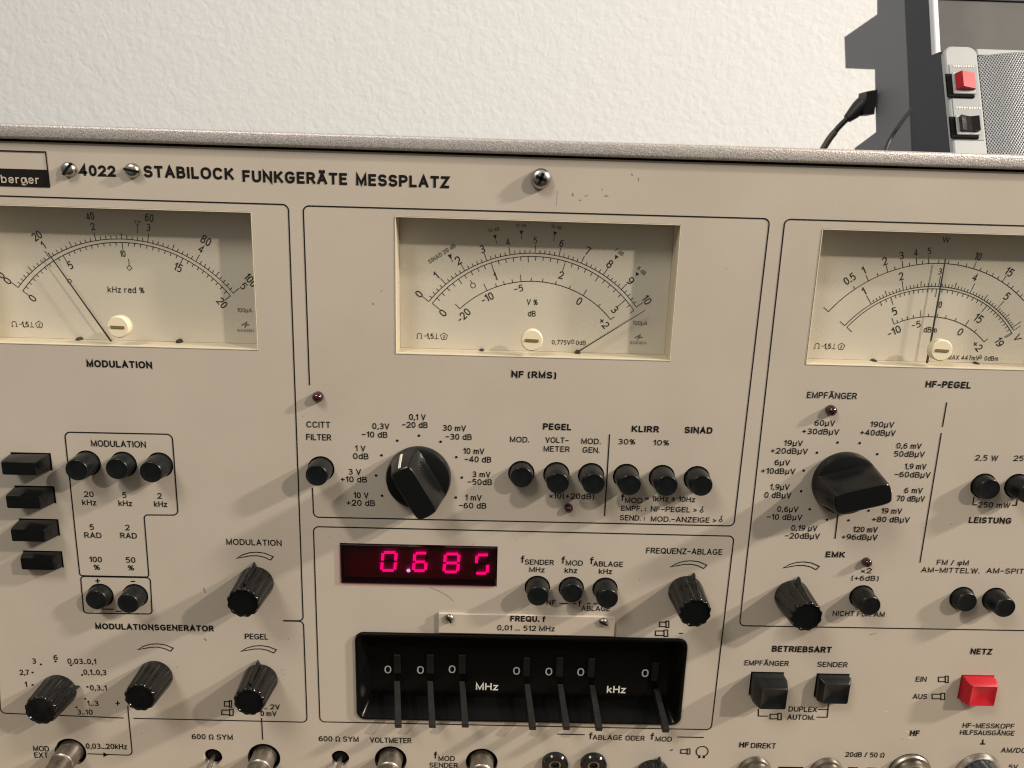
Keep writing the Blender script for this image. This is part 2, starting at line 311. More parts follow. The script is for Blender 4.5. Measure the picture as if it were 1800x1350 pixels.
# ------------------------------------------------------------------ lettering: a plain single-stroke technical alphabet
def EA(cx, cy, rx, ry, a0, a1, n=14):
    """elliptic arc, degrees, slightly squared like the panel's typeface"""
    out = []
    for k in range(n + 1):
        a = math.radians(a0 + (a1 - a0) * k / n); c, s = math.cos(a), math.sin(a)
        e = .86
        out.append((cx + rx * math.copysign(abs(c) ** e, c), cy + ry * math.copysign(abs(s) ** e, s)))
    return out
def bowl(x0, x1, y0, y1):            # straight top, round right, straight bottom
    r = (y1 - y0) / 2; xm = max(x0 + .02, x1 - r * 1.05)
    return [(x0, y1)] + EA(xm, (y0 + y1) / 2, x1 - xm, r, 90, -90, 10) + [(x0, y0)]
XH = .72
def rnd(w, h=XH): return EA(w / 2, h / 2, w / 2, h / 2, 90, 450, 22)
GL = {
 'A': (.74, [[(0, 0), (.37, 1), (.74, 0)], [(.13, .32), (.61, .32)]]),
 'B': (.62, [[(0, 0), (0, 1)], bowl(0, .56, .53, 1), bowl(0, .62, 0, .53)]),
 'C': (.74, [EA(.38, .5, .38, .5, 42, 318, 22)]),
 'D': (.70, [[(0, 0), (0, 1)], [(0, 1), (.28, 1)] + EA(.30, .5, .40, .5, 88, -88, 16) + [(.28, 0), (0, 0)]]),
 'E': (.54, [[(.54, 1), (0, 1), (0, 0), (.54, 0)], [(0, .53), (.48, .53)]]),
 'F': (.52, [[(.52, 1), (0, 1), (0, 0)], [(0, .52), (.46, .52)]]),
 'G': (.76, [EA(.39, .5, .39, .5, 45, 322, 22) + [(.74, .46), (.42, .46)]]),
 'H': (.66, [[(0, 0), (0, 1)], [(.66, 0), (.66, 1)], [(0, .53), (.66, .53)]]),
 'I': (.0, [[(0, 0), (0, 1)]]),
 'K': (.66, [[(0, 0), (0, 1)], [(.62, 1), (.0, .38)], [(.22, .60), (.66, 0)]]),
 'L': (.50, [[(0, 1), (0, 0), (.50, 0)]]),
 'M': (.80, [[(0, 0), (0, 1), (.40, .06), (.80, 1), (.80, 0)]]),
 'N': (.68, [[(0, 0), (0, 1), (.68, 0), (.68, 1)]]),
 'O': (.80, [EA(.40, .5, .40, .5, 90, 450, 28)]),
 'P': (.60, [[(0, 0), (0, 1)], bowl(0, .60, .45, 1)]),
 'Q': (.80, [EA(.40, .5, .40, .5, 90, 450, 28), [(.48, .26), (.80, -.04)]]),
 'R': (.64, [[(0, 0), (0, 1)], bowl(0, .60, .48, 1), [(.34, .48), (.64, 0)]]),
 'S': (.62, [EA(.31, .755, .29, .245, 28, 250, 12) + EA(.31, .255, .31, .255, 75, -155, 14)]),
 'T': (.62, [[(0, 1), (.62, 1)], [(.31, 1), (.31, 0)]]),
 'U': (.66, [[(0, 1), (0, .36)] + EA(.33, .36, .33, .36, 180, 360, 14) + [(.66, 1)]]),
 'V': (.68, [[(0, 1), (.34, 0), (.68, 1)]]),
 'W': (1.0, [[(0, 1), (.26, 0), (.5, .95), (.74, 0), (1.0, 1)]]),
 'X': (.64, [[(0, 0), (.64, 1)], [(0, 1), (.64, 0)]]),
 'Y': (.66, [[(0, 1), (.33, .45), (.66, 1)], [(.33, .45), (.33, 0)]]),
 'Z': (.60, [[(0, 1), (.60, 1), (0, 0), (.60, 0)]]),
 'Ä': (.74, [[(0, 0), (.37, 1), (.74, 0)], [(.13, .32), (.61, .32)], [(.20, 1.15), (.20, 1.28)], [(.54, 1.15), (.54, 1.28)]]),
 'Ü': (.66, [[(0, 1), (0, .36)] + EA(.33, .36, .33, .36, 180, 360, 14) + [(.66, 1)], [(.18, 1.15), (.18, 1.28)], [(.48, 1.15), (.48, 1.28)]]),
 '0': (.56, [EA(.28, .5, .28, .5, 90, 450, 24)]),
 '1': (.24, [[(0, .78), (.24, 1), (.24, 0)]]),
 '2': (.56, [EA(.28, .71, .28, .29, 165, -30, 12) + [(0, 0), (.58, 0)]]),
 '3': (.56, [EA(.28, .76, .25, .24, 140, -90, 10)[:-1] + [(.24, .52)], [(.24, .52)] + EA(.27, .26, .29, .26, 88, -135, 12)]),
 '4': (.62, [[(.46, 0), (.46, 1), (0, .26), (.62, .26)]]),
 '5': (.56, [[(.52, 1), (.08, 1), (.04, .56)] + EA(.26, .32, .30, .32, 118, -122, 14)]),
 '6': (.56, [[(.47, .97), (.30, .93)] + EA(.30, .45, .30, .48, 100, 180, 7) + [(0, .30)], EA(.28, .30, .28, .30, 90, 450, 20)]),
 '7': (.52, [[(0, 1), (.54, 1), (.18, 0)]]),
 '8': (.58, [EA(.29, .765, .245, .235, 90, 450, 20), EA(.29, .265, .29, .265, 90, 450, 20)]),
 '9': (.56, [[(.09, .03), (.26, .07)] + EA(.26, .55, .30, .48, -80, 0, 7) + [(.56, .70)], EA(.28, .70, .28, .30, 90, 450, 20)]),
 'a': (.48, [EA(.24, .26, .24, .26, 90, 450, 18), [(.48, .72), (.48, 0)], [(.48, .5)] + EA(.26, .48, .22, .24, 20, 150, 8)]),
 'b': (.52, [[(0, 0), (0, 1)], EA(.26, .36, .26, .36, 90, 450, 20)]),
 'c': (.50, [EA(.26, .36, .26, .36, 45, 315, 18)]),
 'd': (.52, [[(.52, 0), (.52, 1)], EA(.26, .36, .26, .36, 90, 450, 20)]),
 'e': (.52, [[(.02, .38), (.52, .38)] + EA(.26, .36, .26, .36, 5, 318, 20)]),
 'f': (.34, [[(.12, 0), (.12, .76)] + EA(.30, .78, .18, .22, 180, 92, 7), [(0, .66), (.32, .66)]]),
 'g': (.52, [EA(.26, .36, .26, .36, 90, 450, 20), [(.52, .72), (.52, -.08)] + EA(.26, -.06, .26, .20, 0, -150, 10)]),
 'h': (.48, [[(0, 0), (0, 1)], [(0, .42)] + EA(.24, .42, .24, .30, 180, 0, 12) + [(.48, 0)]]),
 'k': (.48, [[(0, 0), (0, 1)], [(.44, .70), (0, .26)], [(.16, .42), (.48, 0)]]),
 'l': (.0, [[(0, 0), (0, 1)]]),
 'm': (.78, [[(0, 0), (0, .72)], [(0, .46)] + EA(.195, .46, .195, .25, 180, 0, 10) + [(.39, 0)], [(.39, .46)] + EA(.585, .46, .195, .25, 180, 0, 10) + [(.78, 0)]]),
 'n': (.48, [[(0, 0), (0, .72)], [(0, .42)] + EA(.24, .42, .24, .30, 180, 0, 12) + [(.48, 0)]]),
 'r': (.30, [[(0, 0), (0, .72)], [(0, .42)] + EA(.24, .42, .24, .29, 180, 78, 7)]),
 'u': (.48, [[(.48, 0), (.48, .72)], [(0, .72), (0, .28)] + EA(.24, .28, .24, .28, 180, 360, 12)]),
 'z': (.44, [[(0, .70), (.44, .70), (0, 0), (.46, 0)]]),
 'µ': (.48, [[(0, -.26), (0, .72)], [(.48, 0), (.48, .72)], [(0, .30)] + EA(.24, .28, .24, .28, 180, 360, 12)]),
 'φ': (.62, [EA(.31, .36, .31, .34, 130, 450, 20) + [(.31, .2), (.31, -.26)]]),
 'Ω': (.70, [[(0, 0), (.16, 0), (.16, .12)] + EA(.35, .52, .33, .46, 232, -52, 22) + [(.54, .12), (.54, 0), (.70, 0)]]),
 '.': (.0, [[(0, 0), (0, .09)]]), ',': (.06, [[(.06, .08), (0, -.16)]]), ':': (.0, [[(0, .08), (0, .18)], [(0, .52), (0, .62)]]),
 '-': (.36, [[(0, .40), (.36, .40)]]), '–': (.48, [[(0, .46), (.48, .46)]]),
 '+': (.52, [[(0, .44), (.52, .44)], [(.26, .17), (.26, .71)]]), '=': (.48, [[(0, .34), (.48, .34)], [(0, .58), (.48, .58)]]),
 '±': (.50, [[(0, .56), (.50, .56)], [(.25, .30), (.25, .84)], [(0, .08), (.50, .08)]]), '×': (.42, [[(0, .12), (.42, .58)], [(0, .58), (.42, .12)]]),
 '>': (.42, [[(0, .68), (.42, .40), (0, .12)]]), '/': (.34, [[(0, -.04), (.34, 1.04)]]),
 '(': (.18, [EA(.34, .42, .32, .68, 130, 230, 10)]), ')': (.18, [EA(-.14, .42, .32, .68, 50, -50, 10)]),
 '%': (.74, [EA(.16, .76, .15, .22, 90, 450, 14), EA(.58, .24, .15, .22, 90, 450, 14), [(.60, 1), (.14, 0)]]),
}
STROKE = [0]
def text(bm, s, x, z, w, h, y, bold=0, rot=0.0, gap=.33, weight=None):
    """string s with caps of height h, fitted to total width w, centred on (x, z) of plane y"""
    sw = (weight or (.22 if bold else .158)) * h            # stroke thickness, same for every glyph
    gap = .42 if bold else gap
    items = []; cur = 0.0
    for ch in s:
        if ch == ' ': cur += .42; continue
        a, st = GL[ch]; items.append((cur, st)); cur += a + gap
    W0 = cur - gap
    hh = h - sw                                              # glyph skeleton height, stroke adds the rest
    kx = ((w - sw) / max(W0, .02)) if (w and W0 > .05) else hh
    ca, sa = math.cos(rot), math.sin(rot)
    for off, st in items:
        for line in st:
            pts = [((off + px - W0 / 2) * kx, (pz - .5) * hh) for px, pz in line]
            closed = len(pts) > 3 and abs(pts[0][0] - pts[-1][0]) + abs(pts[0][1] - pts[-1][1]) < 1e-7
            if closed: pts = pts[:-1]
            else:
                for i, j in ((0, 1), (-1, -2)):              # square ends
                    d = Vector((pts[i][0] - pts[j][0], pts[i][1] - pts[j][1]))
                    if d.length > 1e-9: d = d.normalized() * sw * .42; pts[i] = (pts[i][0] + d.x, pts[i][1] + d.y)
            STROKE[0] = (STROKE[0] + 1) % 7
            quadstrip(bm, [(x + a * ca - b * sa, z + a * sa + b * ca) for a, b in pts], sw, y - STROKE[0] * .0000035, closed)
def ptext(bm, s, cx, cy, w, h, y=-.00012, bold=0, plane=0.0, rot=0.0, space=0, weight=None):
    c = at(cx, cy, plane)
    sx = (at(cx + 5, cy, plane).x - at(cx - 5, cy, plane).x) / 10
    sz = (at(cx, cy - 5, plane).z - at(cx, cy + 5, plane).z) / 10
    ca, sa = abs(math.cos(rot)), abs(math.sin(rot))
    text(bm, s, c.x, c.z, w * (sx * ca + sz * sa) if w else 0, h * (sz * ca + sx * sa), y, bold > .01, rot, weight=weight)

# ------------------------------------------------------------------ the place
def struct(o): o['kind'] = 'structure'; return o
bm = bmesh.new(); box(bm, -3, 3, .95, 1.05, -.75, 2.3)
struct(link('wall', bm, M['wall']))
bm = bmesh.new(); box(bm, -.9, 1.0, -.12, .9, -.04, -.0005, .003)
struct(link('table_top', bm, mat('desk_laminate', (.30, .22, .15), .5, var=.1, vscale=8)))

# ------------------------------------------------------------------ the test set
T = bpy.data.objects.new('radio_test_set', None); COL.objects.link(T)
T['label'] = 'beige radio test set with three pointer meters, black knobs and glowing red digits'
T['category'] = 'test set'
Zt = at(900, 275).z                         # top edge of the panel sheet
X0, X1, Z0 = -.31, .33, .02

# openings
def rect_from(tl, tr, br, bl):
    a, b, c, d = [at(*p) for p in (tl, tr, br, bl)]
    return [(a.x + d.x) / 2, (b.x + c.x) / 2, (c.z + d.z) / 2, (a.z + b.z) / 2]      # x0, x1, z0, z1
MC = rect_from((694, 380), (1200, 394), (1177, 635), (695, 622))
mw = MC[1] - MC[0]
xr = (at(442, 371).x + at(455, 613).x) / 2; ML = [xr - mw, xr, MC[2], MC[3]]
xl = (at(1446, 400).x + at(1415, 643).x) / 2; MR = [xl, xl + mw, MC[2], MC[3]]
TW = rect_from((628, 1114), (1203, 1126), (1193, 1270), (632, 1258))
DS = rect_from((598, 955), (875, 960), (873, 1030), (598, 1026))

HB = [  # round push buttons: hole centre px, stands out by (mm)
    ('filter', 564.5, 824, 8.6), ('n', 916.5, 832, 5.2), ('n', 978, 834, 11), ('n', 1039, 835.6, 10.6), ('n', 1100.5, 837, 11), ('n', 1163.4, 839, 10.6), ('n', 1224.7, 841, 9),
    ('m', 153.7, 814, 9), ('m', 217.2, 815.9, 6.3), ('m', 281, 817.3, 9.2), ('s', 177.3, 1046.2, 4.4), ('s', 238, 1046.8, 7.4),
    ('f', 944.5, 1032.3, 8.3), ('f', 1004.2, 1034, 4.8), ('f', 1063.5, 1035.4, 9), ('w', 1728.6, 853.8, 4.6), ('w', 1787.9, 854.4, 9),
    ('e', 1514.8, 1048.7, 8.6), ('a', 1690.7, 1051.5, 4), ('a', 1748, 1053, 8)]
SQ = [(55.2, 811.2, 9.1), (62.1, 869.3, 8.9), (69.3, 926.8, 8.6), (76.3, 982.8, 4.8)]       # wide flat buttons
BQ = [('b', 1346.8, 1202.5, 10.8), ('b', 1461.6, 1205.5, 5.6), ('r', 1715, 1208, 6.2)]          # square buttons
BNC = [(124, 1322, 7.6), (464, 1332, 7.9), (686.7, 1336, 7.8), (846.7, 1340, 7.8)]
TOG = [(374.4, 1330.5, 4.5), (597.8, 1333, 4.4)]
BIG = [(1326, 1354, 8.0), (1452, 1356, 8.0), (1597.8, 1357, 10.6), (1718, 1358, 11.2)]

RB = .00585
cut = bmesh.new()
for a, b, c, d in (ML, MC, MR, TW): box(cut, a, b, -.01, .01, c, d)
box(cut, DS[0], DS[1], -.01, .01, DS[2], DS[3])
for _, px, py, h in HB:
    p = at(px, py); lathe(cut, [(RB, -.01), (RB, .01)], 40, p.x, p.z)
for px, py, h in SQ:
    p = at(px, py); box(cut, p.x - .0088, p.x + .0088, -.01, .01, p.z - .0041, p.z + .0041)
for k, px, py, h in BQ:
    p = at(px, py); box(cut, p.x - .0079, p.x + .0079, -.01, .01, p.z - .0066, p.z + .0066)
for px, py, r in BNC:
    p = at(px, py); lathe(cut, [(r * .001, -.01), (r * .001, .01)], 48, p.x, p.z)
for px, py, r in TOG + BIG:
    p = at(px, py); lathe(cut, [(r * .001, -.01), (r * .001, .01)], 48, p.x, p.z)
cuto = link('c', cut, None)
bm = bmesh.new(); box(bm, X0, X1, 0, .0022, Z0, Zt, .0002, 1)
po = link('p', bm, M['panel'])
md = po.modifiers.new('b', 'BOOLEAN'); md.operation = 'DIFFERENCE'; md.object = cuto; md.solver = 'EXACT'
dg = bpy.context.evaluated_depsgraph_get(); dg.update()
me = bpy.data.meshes.new_from_object(po.evaluated_get(dg)); me.name = 'front_panel'
for o in (po, cuto):
    d = o.data; bpy.data.objects.remove(o); bpy.data.meshes.remove(d)
panel = bpy.data.objects.new('front_panel', me); COL.objects.link(panel); panel.parent = T

# case: back box, top rim
ztop = at(900, 244, -.0025).z; zrb = at(900, 270.5, -.0025).z
bm = bmesh.new(); box(bm, X0 + .004, X1 - .004, .022, .40, .018, ztop - .003, .002)
case = link('case', bm, M['housing'], T)
bm = bmesh.new(); box(bm, X0 + .006, X1 - .006, .0185, .0215, Z0 + .003, Zt - .002)
link('shade_backing', bm, M['dark'], T)  # black sheet added behind the openings so the holes look dark
bm = bmesh.new(); box(bm, X0 - .008, X1 + .008, -.0025, .03, zrb, ztop, .0012, 3)
link('top_rim', bm, M['rim'], T, smooth=True)
bm = bmesh.new(); box(bm, X0 - .004, X1 + .004, .0006, .018, Zt + .0003, zrb - .0002)
link('rim_gap_shade', bm, M['dark'], T)  # black strip in the gap under the rim, painted as its shade
for s in (0, 1):
    bm = bmesh.new(); x = X0 - .0062 if s == 0 else X1 + .0002
    box(bm, x, x + .006, -.0025, .40, .018, zrb - .0004, .001); link('side_cheek', bm, M['rim'], T)
for fx in (X0 + .04, X1 - .04):
    for fy in (.05, .35):
        bm = bmesh.new(); box(bm, fx - .012, fx + .012, fy - .012, fy + .012, 0, .0178, .002)
        link('foot', bm, M['cable'], T)

# ---- printed legend
leg = bmesh.new(); IY = -.00012
LW = .00052
def pl(pts, r=0, w=LW, closed=False):
    q = [at(*p) for p in pts]; quadstrip(leg, rounded([(v.x, v.z) for v in q], r, closed), w, IY, closed)
R3 = .0024
pl([(-25, 343.5), (507, 359.6), (533.2, 1091), (498, 1090.6)], [0, R3, R3 * .9, 0])
pl([(500, 1091.2), (533.6, 1091.8), (540, 1269.2), (235, 1262.4)], [0, R3 * .9, R3, 0])
pl([(217.8, 1261.8), (1, 1253.2), (-6, 1100)], [0, R3, 0])
pl([(544.2, 677), (533, 361.6), (1353, 384.4), (1290, 924.3), (551.4, 908.8), (549.3, 857)], [0, R3, R3, R3, R3, 0])
pl([(551, 925.4), (1290.3, 942.2), (1250, 1282.4), (562.5, 1268.4)], R3, closed=True)
pl([(1815, 397.4), (1379.7, 385.2), (1299.7, 1099.5), (1815, 1108.4)], [0, R3, R3, 0])
pl([(1071.6, 763.2), (1062.7, 907)]); pl([(1664.2, 707), (1656.6, 750)]); pl([(1654.6, 761), (1617.1, 988.7)]); pl([(1473.5, 900), (1467.8, 946.8)])
pl([(262, 1014), (253.4, 904.8), (313.4, 905.2), (302.8, 763.2), (113.8, 759.3), (140.6, 1011.6)], [R3 * .5, R3 * .7, R3, R3, R3, R3 * .5], closed=True)
pl([(141.9, 1012.8), (264.3, 1015.2), (267.8, 1079), (147.2, 1077.4)], R3 * .7, closed=True)
pl([(179, 1070.6), (199.7, 1070.8)]); pl([(203.5, 1074.3), (214, 1074.6)])
pl([(154, 1324.6), (232.8, 1327.5), (224.6, 1240)], [0, R3, 0]); pl([(459.9, 1261.8), (462, 1300)])
q = [at(*p) for p in ((182, 1322), (190.5, 1326.6), (182, 1330.5))]; poly(leg, [(v.x, v.z) for v in q], IY)
pl([(1711.9, 872.6), (1709.9, 887), (1717.7, 887.3)]); pl([(1779, 887.9), (1786.5, 887.9), (1788.5, 876)])
pl([(1333.4, 1246), (1333, 1258.3), (1350.5, 1258.6)]); pl([(1438, 1246.8), (1455.6, 1246.9)]); pl([(1457, 1234), (1454, 1260.5), (1435.5, 1260.3)])
pl([(983.2, 1060.5), (999.5, 1061)]); pl([(1007, 1061), (1014, 1061.2)]); pl([(1032, 1060.8), (1038, 1061)]); pl([(1043, 1061), (1050, 1061.2)])
pl([(979.2, 1290), (1028, 1291.2)]); pl([(1190.8, 1295.2), (1237.2, 1296)]); pl([(1178, 1318.6), (1183, 1317.6)], w=.0006)
pl([(1193.5, 1113), (1200.5, 1113.2)]); pl([(1368, 1349.5), (1412, 1350)], w=.0014)
pl([(1492, 1356), (1492, 1348.8), (1507, 1349.2), (1507, 1356)]); pl([(1525, 1356), (1525, 1349.6), (1539, 1350), (1539, 1356)])
pl([(1727.6, 1299.5), (1727.4, 1307.5)], w=.0007); pl([(1722.5, 1307.3), (1732, 1307.6)], w=.0007)
# plus / minus marks
for x, y, s in ((172, 1020.7, 4), (206.9, 1236, 4)):
    pl([(x - s, y), (x + s, y)]); pl([(x, y - s), (x, y + s)])
pl([(230, 1021.6), (238, 1021.8)])
# plunger icons
def plunger(px0, px1, py, hp=4.0, head=5.6):
    hw = (px1 - px0); n = px1 - min(7, hw * .3)
    pl([(px0, py - hp), (n, py - hp), (n, py + hp), (px0, py + hp)], closed=True)
    pl([(n, py - head), (px1, py - head), (px1, py + head), (n, py + head)], closed=True)
for a in ((1159.5, 1175.7, 1097.2), (1152.3, 1173.8, 1112.8), (394.5, 407, 1237), (389.9, 410, 1252), (1649.7, 1666.7, 1193.9), (1638.4, 1660.4, 1224), (1353.8, 1373.3, 1259.3)): plunger(*a)
plunger(1196.7, 1212.7, 1320.7, 3.2, 4.6)
# headphone symbol
c = at(1234.3, 1320.7); rr = .0029
quadstrip(leg, [(c.x + rr * math.cos(math.radians(a)), c.z + rr * math.sin(math.radians(a))) for a in range(-55, 236, 12)], .0005, IY)
for sx in (-1, 1):
    quadstrip(leg, [(c.x + sx * .0011, c.z - rr * .75), (c.x + sx * .0011, c.z - rr * 1.3)], .0011, IY)
# volume wedges
def wedge(cx, cy, k=1.0):
    c = at(cx, cy); up = [(-8.3, -1.5), (-5.5, .35), (-2.2, 1.45), (1, 1.75), (4.5, 1.3), (8.2, -.3), (6.9, -2.0)]
    lo = [(4.2, -.65), (1.2, .0), (-2, -.1), (-5, -.75)]
    pts = [(c.x + x * .001 * k, c.z + z * .001 * k) for x, z in up + lo]
    quadstrip(leg, pts, .00045, IY, True)
for a in ((448.3, 976.5), (273.5, 1137.2), (455, 1140.3), (1211, 991.5), (1409, 993.5)): wedge(*a)
# selector dots
def dots(cx, cy, R, angs, r=.00055):
    c = at(cx, cy)
    for a in angs: disc(leg, c.x + R * math.sin(math.radians(a)), c.z + R * math.cos(math.radians(a)), r, IY, 14)
NFC = Vector((-.108 * .32, 0, .32 - .381 * .32)); EMC = Vector((.480 * .32, 0, .32 - .374 * .32))
for C, angs in ((NFC, range(-120, 121, 30)), (EMC, [-165 + 30 * i for i in range(12) if i not in (8, 9)])):
    for a in angs: disc(leg, C.x + .0189 * math.sin(math.radians(a)), C.z + .0189 * math.cos(math.radians(a)), .00058, IY, 14)
for x, y in ((232, 667), (315, 651), (402, 672), (185, 713), (465, 727), (185, 783), (495, 794), (483, 862), (433, 910)):
    p = at(x / 3.2143, 960 + y / 3.2143); disc(leg, p.x, p.z, .0005, IY, 12)
# loop signs behind "NF-PEGEL >" and "MOD.-ANZEIGE >"
for x, y in ((1233.6, 898), (1267, 914.5)):
    p = at(x, y); ring(leg, p.x, p.z, .00062, .00035, IY, 14); q = at(x, y - 9)
    quadstrip(leg, [(p.x, p.z + .0006), (p.x + .0004, q.z)], .00035, IY)

